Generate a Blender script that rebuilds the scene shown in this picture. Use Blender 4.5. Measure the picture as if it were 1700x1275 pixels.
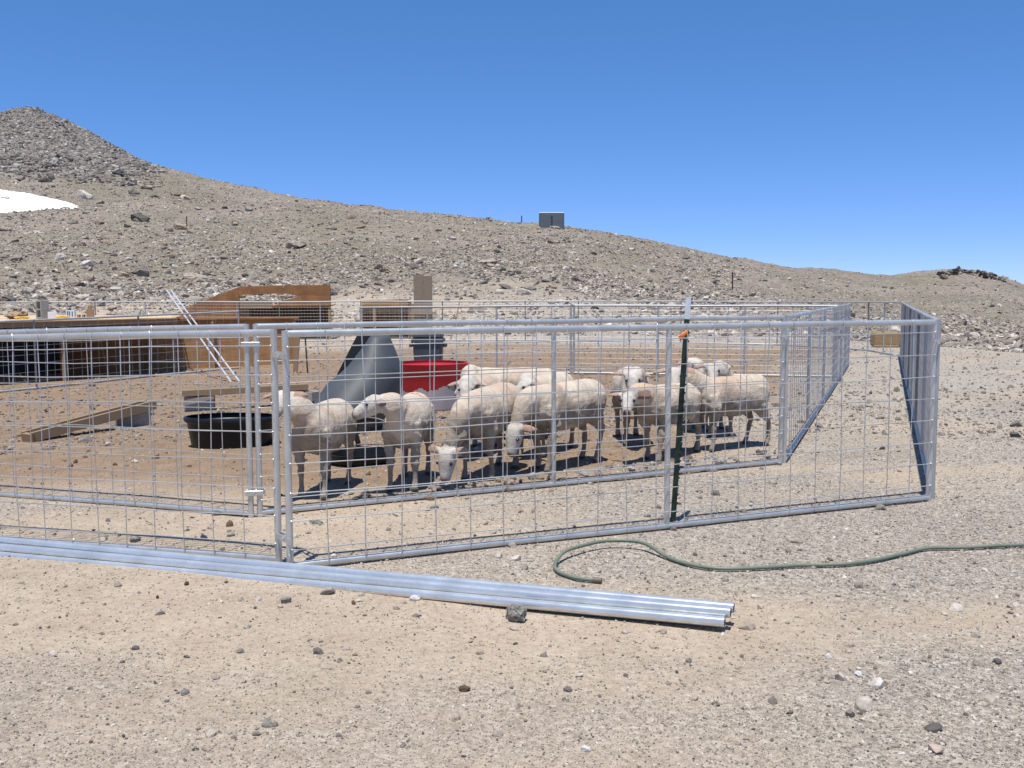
import bpy, bmesh, math, random
import numpy as np
from mathutils import Vector, Matrix, Euler

random.seed(7); rng = np.random.default_rng(7)
SC = bpy.context.scene
COL = SC.collection
for o in list(bpy.data.objects): bpy.data.objects.remove(o)

# ------------------------------------------------------------------ camera, sky, sun, exposure
F = 1653.0; CX, CY = 850.0, 637.5
CAMZ = 1.47
PITCH, ROLL = -math.atan(147.5 / F), math.radians(-0.1)
cam = bpy.data.cameras.new('camera'); camo = bpy.data.objects.new('camera', cam); COL.objects.link(camo)
cam.sensor_width = 36; cam.lens = 36 * F / 1700; cam.clip_start = .05; cam.clip_end = 5000
CM = Matrix.Rotation(math.pi / 2 + PITCH, 3, 'X') @ Matrix.Rotation(ROLL, 3, 'Z')
camo.matrix_world = Matrix.Translation((0, 0, CAMZ)) @ CM.to_4x4()
SC.camera = camo
SUN_DIR = Vector((-0.06, -0.25, 1.0)).normalized()      # from the scene towards the sun
sun_el = math.asin(SUN_DIR.z); sun_az = math.atan2(SUN_DIR.x, SUN_DIR.y)
W = bpy.data.worlds.new('World'); SC.world = W; W.use_nodes = True
wn = W.node_tree.nodes; bg = wn['Background']
sky = wn.new('ShaderNodeTexSky'); sky.sky_type = 'NISHITA'; sky.sun_disc = False
sky.sun_elevation = sun_el; sky.sun_rotation = sun_az
sky.altitude = 3000; sky.air_density = 0.5; sky.dust_density = 0.1; sky.ozone_density = 4.0
sps = wn.new('ShaderNodeSeparateColor'); cmb = wn.new('ShaderNodeCombineColor'); WL = W.node_tree.links      # per-channel grade of the sky's colour and brightness
WL.new(sky.outputs[0], sps.inputs[0])
for ch, (ex, gn) in enumerate(((.95, .70), (.66, 1.16), (.60, 1.84))):
    pw = wn.new('ShaderNodeMath'); pw.operation = 'POWER'; pw.inputs[1].default_value = ex; WL.new(sps.outputs[ch], pw.inputs[0])
    ml = wn.new('ShaderNodeMath'); ml.operation = 'MULTIPLY'; ml.inputs[1].default_value = gn; WL.new(pw.outputs[0], ml.inputs[0]); WL.new(ml.outputs[0], cmb.inputs[ch])
WL.new(cmb.outputs[0], bg.inputs[0]); bg.inputs[1].default_value = 0.15
sl = bpy.data.lights.new('sun', 'SUN'); sl.energy = 4.35; sl.angle = math.radians(.53); sl.color = (1, .95, .86)
so = bpy.data.objects.new('sun', sl); COL.objects.link(so); so.location = (0, 0, 30)
so.rotation_euler = SUN_DIR.to_track_quat('Z', 'Y').to_euler()
vs = SC.view_settings; vs.view_transform = 'Standard'; vs.look = 'None'; vs.exposure = 0.38; vs.gamma = 1

# ------------------------------------------------------------------ pixels and ground
CMN = np.array(CM)
def ray(u, v):
    d = CMN @ np.array([(u - CX) / F, -(v - CY) / F, -1.0]); return d
def proj(p):
    q = CMN.T @ (np.array(p, float) - np.array([0, 0, CAMZ]))
    return CX + F * q[0] / -q[2], CY - F * q[1] / -q[2]
def ray_at(u, v, d):                       # point on the pixel's ray at depth y = d
    q = ray(u, v); q = q * (d / q[1]); return Vector((q[0], q[1], q[2] + CAMZ))

def vnoise(x, y, seed=0):
    x = np.asarray(x, float); y = np.asarray(y, float)
    xi = np.floor(x).astype(np.int64); yi = np.floor(y).astype(np.int64)
    fx = x - xi; fy = y - yi; fx = fx * fx * (3 - 2 * fx); fy = fy * fy * (3 - 2 * fy)
    def h(a, b):
        n = (a * 374761393 + b * 668265263 + seed * 974711) & 0x7fffffff
        n = ((n ^ (n >> 13)) * 1274126177) & 0x7fffffff
        n = n ^ (n >> 16)
        return (n & 0xffff) / 65535.0
    return ((h(xi, yi) * (1 - fx) + h(xi + 1, yi) * fx) * (1 - fy) + (h(xi, yi + 1) * (1 - fx) + h(xi + 1, yi + 1) * fx) * fy) * 2 - 1
def fbm(x, y, seed=0, n=4):
    s = 0; a = .5
    for i in range(n):
        s = s + a * vnoise(x * 2 ** i + 17 * i, y * 2 ** i - 9 * i, seed + i); a *= .5
    return s

def azel(u, v):
    d = ray(u, v); return math.atan2(d[0], d[1]), d[2] / math.hypot(d[0], d[1])
HILL = [(-500, 225), (0, 248), (120, 258), (240, 272), (300, 288), (400, 310), (500, 327), (600, 340), (700, 352), (800, 364), (900, 374), (1000, 384),
        (1100, 401), (1200, 422), (1300, 441), (1400, 453), (1480, 458), (1560, 451), (1600, 447), (1650, 455), (1700, 474), (1800, 495), (2200, 525)]
CONE = [(-500, 300), (-250, 262), (-100, 228), (-30, 197), (0, 189), (20, 181), (50, 177), (90, 189), (130, 209), (170, 231), (240, 271), (300, 310)]
RID = [(-500, 150), (0, 150), (240, 138), (500, 118), (915, 92), (1200, 110), (1480, 140), (1600, 150), (1700, 145), (2200, 150)]
_h = np.array([azel(*p) for p in HILL]); _c = np.array([azel(*p) for p in CONE]); _r = np.array([(azel(p[0], 400)[0], p[1]) for p in RID])
_h = np.vstack([[-math.pi, .02], [-1.2, .10], _h, [1.2, .0], [math.pi, .0]])
_b = np.array([(azel(p[0], 560)[0], p[1]) for p in [(0, 35), (1300, 36), (1500, 32), (1700, 28)]])

def ground(x, y):
    x = np.asarray(x, float); y = np.asarray(y, float)
    r = np.hypot(x, y); az = np.arctan2(x, y)
    tr = np.interp(az, _h[:, 0], _h[:, 1]); tc = np.interp(az, _c[:, 0], _c[:, 1], left=-1, right=-1)
    R = np.interp(az, _r[:, 0], _r[:, 1]); r0 = np.interp(az, _b[:, 0], _b[:, 1])
    def flat(yy):
        return 0 * yy
    sl_ = -x - 2; zf = -.036 * np.minimum((sl_ + np.sqrt(sl_ * sl_ + .4)) / 2, 12) * np.clip((33 - r) / 8, 0, 1) + .010 * fbm(x * .9, y * .9, 3, 3) * np.clip((r - 1) / 3, 0, 1) + .02 * fbm(x * .25, y * .25, 8, 2) * np.clip((r - 9) / 8, 0, 1)
    tb = (flat(np.cos(az) * r0) - CAMZ) / r0
    u = np.clip((r - r0) / (R - r0), 0, 1)
    t = tb + (tr - tb) * (1 - (1 - u ** 1.15) ** 1.5)
    over = np.clip(r / R - 1, 0, None)
    t_dn = np.maximum(tr - .22 * over, -.12)
    Rc = 262.
    u2 = np.clip((r - 1.25 * R) / (Rc - 1.25 * R), 0, 1)
    t_cn = tr - .012 * np.sin(np.clip(over / .25, 0, 1) * math.pi) + (tc - tr) * (u2 ** 1.2) - .5 * np.clip(r / Rc - 1, 0, None)
    t = np.where(r > R, np.where(tc > tr, np.maximum(t_cn, -.12), t_dn), t)
    zh = CAMZ + r * t
    k = np.clip((r - r0) / 14, 0, 1)
    zh = zh + k * (.55 * fbm(x * .13, y * .13, 21, 3) + .22 * fbm(x * .45, y * .45, 31, 3))
    return np.where(r > r0, zh, zf)
def gz(x, y): return float(ground(x, y))
def G(u, d):                               # ground point at image column u and depth d
    v = 600.
    for _ in range(4):
        p = ray_at(u, v, d); p.z = gz(p.x, p.y); v = proj(p)[1]
    return p
def GP(u, v, rmax=400.):                   # ground point under a pixel
    q = ray(u, v); h = math.hypot(q[0], q[1])
    rr = np.concatenate([np.arange(1.5, 40, .01), np.arange(40, rmax, .05)])
    X, Y, Z = q[0] / h * rr, q[1] / h * rr, CAMZ + q[2] / h * rr
    hit = np.nonzero(ground(X, Y) >= Z)[0]
    i = hit[0] if len(hit) else len(rr) - 1
    return Vector((X[i], Y[i], float(ground(X[i], Y[i]))))

# ------------------------------------------------------------------ materials
def mat(name): 
    m = bpy.data.materials.new(name); m.use_nodes = True; return m, m.node_tree.nodes, m.node_tree.links, m.node_tree.nodes['Principled BSDF']
def nd(N, typ, **kw):
    n = N.new(typ)
    for k, v in kw.items():
        if k in n.inputs.keys() if isinstance(k, str) else False: n.inputs[k].default_value = v
        else: setattr(n, k, v)
    return n
def ramp(N, stops):
    r = N.new('ShaderNodeValToRGB'); e = r.color_ramp.elements
    while len(e) < len(stops): e.new(.5)
    for el, (p, c) in zip(e, stops): el.position = p; el.color = (*c, 1) if len(c) == 3 else c
    return r
def noise(N, L, vec, scale, detail=4, rough=.55, dist=0):
    n = N.new('ShaderNodeTexNoise'); n.inputs['Scale'].default_value = scale; n.inputs['Detail'].default_value = detail
    n.inputs['Roughness'].default_value = rough; n.inputs['Distortion'].default_value = dist
    if vec is not None: L.new(vec, n.inputs['Vector'])
    return n
def mixc(N, L, f, a, b, mode='MIX'):
    m = N.new('ShaderNodeMix'); m.data_type = 'RGBA'; m.blend_type = mode
    for s, v in ((m.inputs[0], f), (m.inputs[6], a), (m.inputs[7], b)):
        if isinstance(v, (int, float)): s.default_value = v
        elif isinstance(v, tuple): s.default_value = (*v, 1) if len(v) == 3 else v
        else: L.new(v, s)
    return m.outputs[2]
def math_(N, L, op, a, b=None, clamp=False):
    m = N.new('ShaderNodeMath'); m.operation = op; m.use_clamp = clamp
    for s, v in ((m.inputs[0], a), (m.inputs[1], b)):
        if v is None: continue
        if isinstance(v, (int, float)): s.default_value = v
        else: L.new(v, s)
    return m.outputs[0]
def bump(N, L, h, strength, dist, bs, prev=None):
    b = N.new('ShaderNodeBump'); b.inputs['Strength'].default_value = strength; b.inputs['Distance'].default_value = dist
    L.new(h, b.inputs['Height'])
    if prev is not None: L.new(prev, b.inputs['Normal'])
    if bs is not None: L.new(b.outputs[0], bs.inputs['Normal'])
    return b.outputs[0]
def coord(N, kind='Object'):
    return N.new('ShaderNodeTexCoord').outputs[kind]

M = {}
def m_simple(key, c1, c2, scale=8, rough=.7, metal=0., bstr=.2, bdist=.005, stretch=None, det=5):
    m, N, L, B = mat(key); v = coord(N); B.inputs['Specular IOR Level'].default_value = .25 if 'black' in key else .5
    if stretch:
        mp = N.new('ShaderNodeMapping'); mp.inputs['Scale'].default_value = stretch; L.new(v, mp.inputs['Vector']); v = mp.outputs[0]
    n = noise(N, L, v, scale, det)
    r = ramp(N, [(.3, c1), (.7, c2)]); L.new(n.outputs[0], r.inputs[0]); L.new(r.outputs[0], B.inputs['Base Color'])
    B.inputs['Roughness'].default_value = rough; B.inputs['Metallic'].default_value = metal
    if bstr: bump(N, L, n.outputs[0], bstr, bdist, B)
    M[key] = m; return m
# galvanised steel: spangle and dull streaks
def m_galv(key, base, rough, metal=.7):
    m, N, L, B = mat(key); v = coord(N)
    a = noise(N, L, v, 9, 4); b = noise(N, L, v, 70, 3)
    r = ramp(N, [(.3, tuple(c * .82 for c in base)), (.7, base)]); L.new(a.outputs[0], r.inputs[0])
    c = mixc(N, L, .25, r.outputs[0], b.outputs[0], 'SOFT_LIGHT'); L.new(c, B.inputs['Base Color'])
    B.inputs['Metallic'].default_value = metal
    rr = N.new('ShaderNodeMapRange'); rr.inputs[3].default_value = rough - .05; rr.inputs[4].default_value = rough + .10; L.new(a.outputs[0], rr.inputs[0]); L.new(rr.outputs[0], B.inputs['Roughness'])
    M[key] = m
m_galv('galv', (.61, .62, .615), .30, .55)
m_galv('galv_new', (.74, .775, .80), .19, .62)
m_galv('galv_dull', (.46, .48, .49), .5, .4)
m_galv('galv_wire', (.58, .585, .575), .40, .55)
m_simple('tpost_green', (.008, .022, .013), (.016, .038, .022), 30, .5)
m_simple('tpost_white', (.55, .6, .66), (.68, .72, .76), 30, .5)
m_simple('post_dark', (.035, .03, .028), (.06, .05, .04), 30, .8)
m_simple('orange', (.85, .20, .03), (.9, .28, .05), 20, .6)
m_simple('conduit', (.66, .68, .70), (.74, .76, .78), 8, .25, .3, bstr=0)
m_simple('hose', (.10, .15, .115), (.20, .215, .16), 6, .5, bstr=.1)
m_simple('hose_end', (.10, .09, .06), (.16, .14, .10), 20, .5)
m_simple('black_rubber', (.007, .009, .012), (.014, .017, .022), 14, .38, bstr=.1)
m_simple('black_tarp', (.006, .006, .008), (.013, .013, .016), 4, .55, bstr=.5, bdist=.03)  # black stand-in for the shade inside the shelter
m_simple('grey_plastic', (.045, .053, .061), (.075, .085, .093), 3, .62, bstr=.12, bdist=.01)
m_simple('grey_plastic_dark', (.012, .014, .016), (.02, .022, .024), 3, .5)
m_simple('bin', (.045, .06, .07), (.07, .085, .095), 5, .5)
m_simple('bolt', (.6, .6, .58), (.75, .75, .72), 20, .4, .5)
m_simple('block', (.27, .26, .24), (.38, .365, .33), 40, .95, bstr=.6, bdist=.004)
m_simple('lumber', (.24, .155, .085), (.37, .255, .15), 6, .8, stretch=(3, 40, 40), bstr=.15)
m_simple('lumber_old', (.21, .145, .09), (.33, .24, .155), 6, .85, stretch=(3, 40, 40), bstr=.2)
m_simple('lumber_grey', (.20, .155, .11), (.30, .245, .18), 6, .9, stretch=(12, 12, 2), bstr=.2)
m_simple('paper', (.72, .72, .72), (.8, .8, .8), 20, .8, bstr=0)
m_simple('print_blue', (.10, .19, .34), (.14, .25, .40), 20, .7, bstr=0)
m_simple('strap', (.75, .42, .04), (.8, .5, .08), 20, .6)
m_simple('sack', (.27, .19, .11), (.40, .29, .18), 9, .95, bstr=.6, bdist=.02)
m_simple('hay', (.22, .125, .045), (.46, .31, .13), 25, .95, bstr=.8, bdist=.02, stretch=(2, 8, 8))
m_simple('container', (.095, .115, .135), (.12, .14, .16), 3, .6, bstr=0)
m_simple('container_trim', (.70, .70, .66), (.8, .8, .76), 8, .6, bstr=0)
m_simple('latch', (.03, .035, .04), (.05, .055, .06), 8, .6, bstr=0)
m_simple('eye', (.012, .009, .007), (.02, .014, .01), 10, .15, bstr=0)
m_simple('tag_teal', (.12, .55, .47), (.2, .62, .55), 10, .5, bstr=0)
m_simple('tag_red', (.62, .05, .03), (.7, .09, .05), 10, .5, bstr=0)
m_simple('tag_yellow', (.75, .52, .05), (.8, .6, .1), 10, .5, bstr=0)
def m_ply(key, c1, c2, c3):
    m, N, L, B = mat(key); v = coord(N)
    mp = N.new('ShaderNodeMapping'); mp.inputs['Scale'].default_value = (1.2, 1.2, 5); L.new(v, mp.inputs['Vector'])
    n = noise(N, L, mp.outputs[0], 1.6, 3, .5, 1.6)
    w = math_(N, L, 'FRACT', math_(N, L, 'MULTIPLY', n.outputs[0], 9.))
    r = ramp(N, [(0, c1), (.55, c2), (1, c3)]); L.new(w, r.inputs[0])
    st = noise(N, L, v, 2.2, 4); s = ramp(N, [(.35, (.62, .58, .55)), (.65, (1, 1, 1))]); L.new(st.outputs[0], s.inputs[0])
    L.new(mixc(N, L, .8, r.outputs[0], s.outputs[0], 'MULTIPLY'), B.inputs['Base Color']); B.inputs['Roughness'].default_value = .8
    bump(N, L, n.outputs[0], .2, .005, B); M[key] = m
m_ply('ply', (.36, .185, .07), (.44, .24, .10), (.50, .29, .135))
m_ply('ply_red', (.27, .12, .042), (.335, .16, .06), (.39, .20, .085))
m_ply('ply_dark', (.075, .045, .027), (.10, .06, .036), (.12, .075, .045))  # darker plywood copy, interior shade put into its colour
m_ply('ply_pale', (.60, .44, .26), (.66, .50, .31), (.70, .55, .36))
# red tub: ragged red paint over white plastic
m, N, L, B = mat('tub'); v = coord(N); sp = N.new('ShaderNodeSeparateXYZ'); L.new(v, sp.inputs[0])
n = noise(N, L, v, 5, 4, .65)
e = math_(N, L, 'ADD', sp.outputs[2], math_(N, L, 'MULTIPLY', math_(N, L, 'SUBTRACT', n.outputs[0], .5), .42))
r = ramp(N, [(0, (.62, .60, .62)), (.28, (.62, .60, .62)), (.285, (.50, .022, .028)), (1, (.62, .03, .04))]); L.new(e, r.inputs[0])
L.new(r.outputs[0], B.inputs['Base Color']); B.inputs['Roughness'].default_value = .45; M['tub'] = m
# snow
m, N, L, B = mat('snow'); v = coord(N); n = noise(N, L, v, .8, 5); B.inputs['Roughness'].default_value = .6
r = ramp(N, [(.3, (.62, .60, .57)), (.42, (.84, .84, .85)), (.6, (.90, .90, .91))]); L.new(n.outputs[0], r.inputs[0]); L.new(r.outputs[0], B.inputs['Base Color']); bump(N, L, n.outputs[0], .5, .3, B); M['snow'] = m
# sheep
m, N, L, B = mat('sheep'); v = coord(N); at = N.new('ShaderNodeAttribute'); at.attribute_name = 'col'
n = noise(N, L, v, 11, 5, .6); n2 = noise(N, L, v, 70, 5, .75); r = ramp(N, [(.3, (.80, .77, .74)), (.65, (1, 1, 1))]); L.new(n.outputs[0], r.inputs[0])
L.new(mixc(N, L, 1., at.outputs[0], r.outputs[0], 'MULTIPLY'), B.inputs['Base Color']); B.inputs['Roughness'].default_value = .95
mp = N.new('ShaderNodeMapping'); mp.inputs['Scale'].default_value = (6, 40, 40); mp.inputs['Rotation'].default_value = (0, .35, 0); L.new(v, mp.inputs['Vector'])
n3 = noise(N, L, mp.outputs[0], 1, 3); bb = bump(N, L, n2.outputs[0], .9, .014, None); bump(N, L, n3.outputs[0], .35, .008, B, bb)
B.inputs['Sheen Weight'].default_value = .15; M['sheep'] = m
# rocks: tint from the instance or from the object
ROCK = [(0, (.09, .085, .08)), (.18, (.21, .19, .17)), (.4, (.33, .295, .255)), (.58, (.41, .355, .295)), (.72, (.37, .30, .25)), (.86, (.53, .49, .44)), (1, (.70, .66, .61))]
def m_rock(key, inst, nscale, dark=1., grey=0.):
    m, N, L, B = mat(key); v = coord(N)
    if inst:
        t = N.new('ShaderNodeAttribute'); t.attribute_type = 'INSTANCER'; t.attribute_name = 'tint'; t = t.outputs['Fac']
    else: t = N.new('ShaderNodeObjectInfo').outputs['Random']
    r = ramp(N, [(p, tuple((q * (1 - grey) + sum(c) / 3 * grey) * dark for q in c)) for p, c in ROCK]); L.new(t, r.inputs[0])
    n = noise(N, L, v, nscale, 5, .65); s = ramp(N, [(.3, (.60, .58, .55)), (.65, (1.08, 1.06, 1.04))]); L.new(n.outputs[0], s.inputs[0])
    L.new(mixc(N, L, 1, r.outputs[0], s.outputs[0], 'MULTIPLY'), B.inputs['Base Color']); B.inputs['Roughness'].default_value = .92
    if not inst: bump(N, L, n.outputs[0], .6, .02, B)
    M[key] = m
m_rock('rock_inst', True, 2.5, .96, .0); m_rock('rock_dark_inst', True, 2.5, .70, .25); m_rock('rock', False, 7); m_rock('rock_dark', False, 4, .5)
CLS = {'dark grey': [(0, (.10, .095, .09)), (1, (.20, .19, .175))], 'tan': [(0, (.30, .24, .175)), (1, (.42, .35, .27))], 'pale grey': [(0, (.36, .34, .315)), (1, (.52, .495, .46))], 'brown': [(0, (.19, .135, .10)), (1, (.30, .225, .17))]}
for k_, st_ in CLS.items():
    ROCK_, ROCK = ROCK, st_; m_rock('rock ' + k_, False, 7); ROCK = ROCK_
m_rock('gravel_inst', True, 1.5, .96, .0)
m_simple('grass', (.10, .105, .042), (.19, .175, .075), .6, .9, bstr=0)
m_simple('clod', (.10, .06, .04), (.17, .10, .06), 30, .95, bstr=.5)
m_simple('pink_stone', (.42, .33, .27), (.50, .40, .34), 20, .9, bstr=.4)
m_simple('white_stone', (.52, .51, .50), (.68, .67, .65), 20, .9, bstr=.4)
m_simple('grey_stone', (.17, .16, .145), (.33, .31, .28), 14, .9, bstr=.6, bdist=.01)
# ground
m, N, L, B = mat('ground'); v = coord(N); at = N.new('ShaderNodeAttribute'); at.attribute_name = 'zone'
sz = N.new('ShaderNodeSeparateColor'); L.new(at.outputs[0], sz.inputs[0])
big = noise(N, L, v, .55, 5, .6); mid = noise(N, L, v, 3.5, 5, .6); fine = noise(N, L, v, 26, 5, .65)
sand = ramp(N, [(.25, (.355, .285, .212)), (.55, (.415, .34, .258)), (.8, (.46, .388, .308))]); L.new(mid.outputs[0], sand.inputs[0])
grv = N.new('ShaderNodeTexVoronoi'); grv.inputs['Scale'].default_value = 55; L.new(v, grv.inputs['Vector'])
hs = N.new('ShaderNodeSeparateColor'); L.new(grv.outputs['Color'], hs.inputs[0])
gcol = ramp(N, [(0, (.17, .155, .14)), (.3, (.30, .265, .225)), (.6, (.37, .325, .275)), (.85, (.41, .37, .325)), (1, (.50, .465, .42))]); L.new(hs.outputs[0], gcol.inputs[0])
gf = ramp(N, [(.25, (0, 0, 0)), (.75, (.9, .9, .9))])
pat = N.new('ShaderNodeAttribute'); pat.attribute_name = 'patch'; L.new(math_(N, L, 'ADD', math_(N, L, 'MULTIPLY', pat.outputs['Fac'], .8), math_(N, L, 'MULTIPLY', mid.outputs[0], .2)), gf.inputs[0])
near = mixc(N, L, gf.outputs[0], sand.outputs[0], gcol.outputs[0])
fr = ramp(N, [(.3, (.78, .77, .75)), (.6, (1.05, 1.05, 1.05))]); L.new(fine.outputs[0], fr.inputs[0])
near = mixc(N, L, 1, near, fr.outputs[0], 'MULTIPLY')
bg_ = noise(N, L, v, .28, 4, .6, .6); bd = ramp(N, [(.32, (.86, .85, .83)), (.5, (1, .99, .98)), (.68, (1.10, 1.08, 1.05))]); L.new(bg_.outputs[0], bd.inputs[0]); near = mixc(N, L, 1, near, bd.outputs[0], 'MULTIPLY')
penc = ramp(N, [(.3, (.19, .125, .075)), (.7, (.28, .192, .12))]); L.new(mid.outputs[0], penc.inputs[0])
near = mixc(N, L, math_(N, L, 'MULTIPLY', sz.outputs[0], .97), near, penc.outputs[0])
hb = noise(N, L, v, .09, 6, .65); hm = noise(N, L, v, 1.6, 6, .7)
soil = ramp(N, [(.3, (.175, .142, .112)), (.5, (.255, .212, .172)), (.72, (.345, .295, .245))]); L.new(hm.outputs[0], soil.inputs[0])
gr = ramp(N, [(.3, (.11, .10, .06)), (.7, (.20, .175, .12))]); L.new(hm.outputs[0], gr.inputs[0])
gmask = math_(N, L, 'MULTIPLY', sz.outputs[1], ramp_f := (lambda: (lambda q: (L.new(hb.outputs[0], q.inputs[0]), q.outputs[0])[1])(ramp(N, [(.4, (.12, .12, .12)), (.62, (.8, .8, .8))])))())
hill = mixc(N, L, gmask, soil.outputs[0], gr.outputs[0])
tal = ramp(N, [(.3, (.13, .115, .10)), (.7, (.25, .225, .20))]); L.new(hm.outputs[0], tal.inputs[0])
hill = mixc(N, L, sz.outputs[2], hill, tal.outputs[0])
L.new(mixc(N, L, at.outputs['Alpha'], near, hill), B.inputs['Base Color']); B.inputs['Roughness'].default_value = .95
hh = math_(N, L, 'ADD', math_(N, L, 'MULTIPLY', grv.outputs['Distance'], -.5), fine.outputs[0])
bb = bump(N, L, hh, .8, .012, None); bump(N, L, mid.outputs[0], .5, .05, B, bb)
M['ground'] = m

# ------------------------------------------------------------------ object helpers
def tag(o, label=None, cat=None, group=None, kind=None):
    if label: o['label'] = label
    if cat: o['category'] = cat
    if group: o['group'] = group
    if kind: o['kind'] = kind
    return o
def empty(name, loc, label, cat, group=None):
    o = bpy.data.objects.new(name, None); o.location = loc; o.empty_display_size = .1; COL.objects.link(o)
    return tag(o, label, cat, group)
class MB:
    def __init__(s): s.v = []; s.f = []
    def add(s, vs, fs):
        k = len(s.v); s.v += [tuple(p) for p in vs]; s.f += [tuple(i + k for i in q) for q in fs]; return s
    def box(s, c, size, rot=None):
        hx, hy, hz = (q / 2 for q in size); c = Vector(c); R = rot or Matrix.Identity(3)
        P = [c + R @ Vector((x, y, z)) for x in (-hx, hx) for y in (-hy, hy) for z in (-hz, hz)]
        return s.add(P, [(0, 1, 3, 2), (4, 6, 7, 5), (0, 4, 5, 1), (2, 3, 7, 6), (0, 2, 6, 4), (1, 5, 7, 3)])
    def hexa(s, P):   # 4 bottom (ccw) + 4 top
        return s.add(P, [(3, 2, 1, 0), (4, 5, 6, 7), (0, 1, 5, 4), (1, 2, 6, 5), (2, 3, 7, 6), (3, 0, 4, 7)])
    def tube(s, pts, r, n=8, cap=True, up=None):
        pts = [Vector(p) for p in pts]; k = len(pts); rs = r if isinstance(r, list) else [r] * k
        rings = []; prev = None
        for i, p in enumerate(pts):
            t = (pts[min(i + 1, k - 1)] - pts[max(i - 1, 0)]).normalized()
            if prev is None:
                a = Vector(up) if up else (Vector((0, 0, 1)) if abs(t.z) < .9 else Vector((1, 0, 0)))
            else: a = prev
            a = (a - t * a.dot(t)).normalized(); b = t.cross(a); prev = a
            rr = rs[i]; ra, rb = rr if isinstance(rr, tuple) else (rr, rr)
            rings.append([p + a * (math.cos(2 * math.pi * j / n) * ra) + b * (math.sin(2 * math.pi * j / n) * rb) for j in range(n)])
        V = [q for R in rings for q in R]; Fs = []
        for i in range(k - 1):
            for j in range(n):
                Fs.append((i * n + j, i * n + (j + 1) % n, (i + 1) * n + (j + 1) % n, (i + 1) * n + j))
        if cap: Fs += [tuple(range(n - 1, -1, -1)), tuple((k - 1) * n + j for j in range(n))]
        return s.add(V, Fs)
    def lathe(s, prof, c=(0, 0, 0), n=32, sx=1., sy=1.):
        V = []; Fs = []; k = len(prof)
        for (r, z) in prof:
            for j in range(n):
                a = 2 * math.pi * j / n; V.append((c[0] + r * sx * math.cos(a), c[1] + r * sy * math.sin(a), c[2] + z))
        for i in range(k - 1):
            for j in range(n): Fs.append((i * n + j, i * n + (j + 1) % n, (i + 1) * n + (j + 1) % n, (i + 1) * n + j))
        Fs += [tuple(range(n - 1, -1, -1)), tuple((k - 1) * n + j for j in range(n))]
        return s.add(V, Fs)
    def mesh(s, name, org=(0, 0, 0), smooth=None, bevel=0):
        me = bpy.data.meshes.new(name); o = Vector(org)
        me.from_pydata([tuple(Vector(p) - o) for p in s.v], [], s.f)
        bm = bmesh.new(); bm.from_mesh(me); bmesh.ops.recalc_face_normals(bm, faces=bm.faces)
        if bevel: bmesh.ops.bevel(bm, geom=list(bm.edges), offset=bevel, segments=1, affect='EDGES', clamp_overlap=True)
        bm.to_mesh(me); bm.free()
        if smooth:
            me.shade_smooth(); me.set_sharp_from_angle(angle=math.radians(smooth))
        return me
    def build(s, name, mt, parent=None, smooth=None, bevel=0, origin=None):
        org = parent_world(parent) if parent else (origin or (0, 0, 0))
        o = bpy.data.objects.new(name, s.mesh(name, org, smooth, bevel)); COL.objects.link(o)
        o.data.materials.append(M[mt] if isinstance(mt, str) else mt)
        if parent: o.parent = parent
        else: o.location = org
        return o
def parent_world(p):
    l = Vector(p.location)
    while p.parent: p = p.parent; l += p.location
    return l

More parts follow.
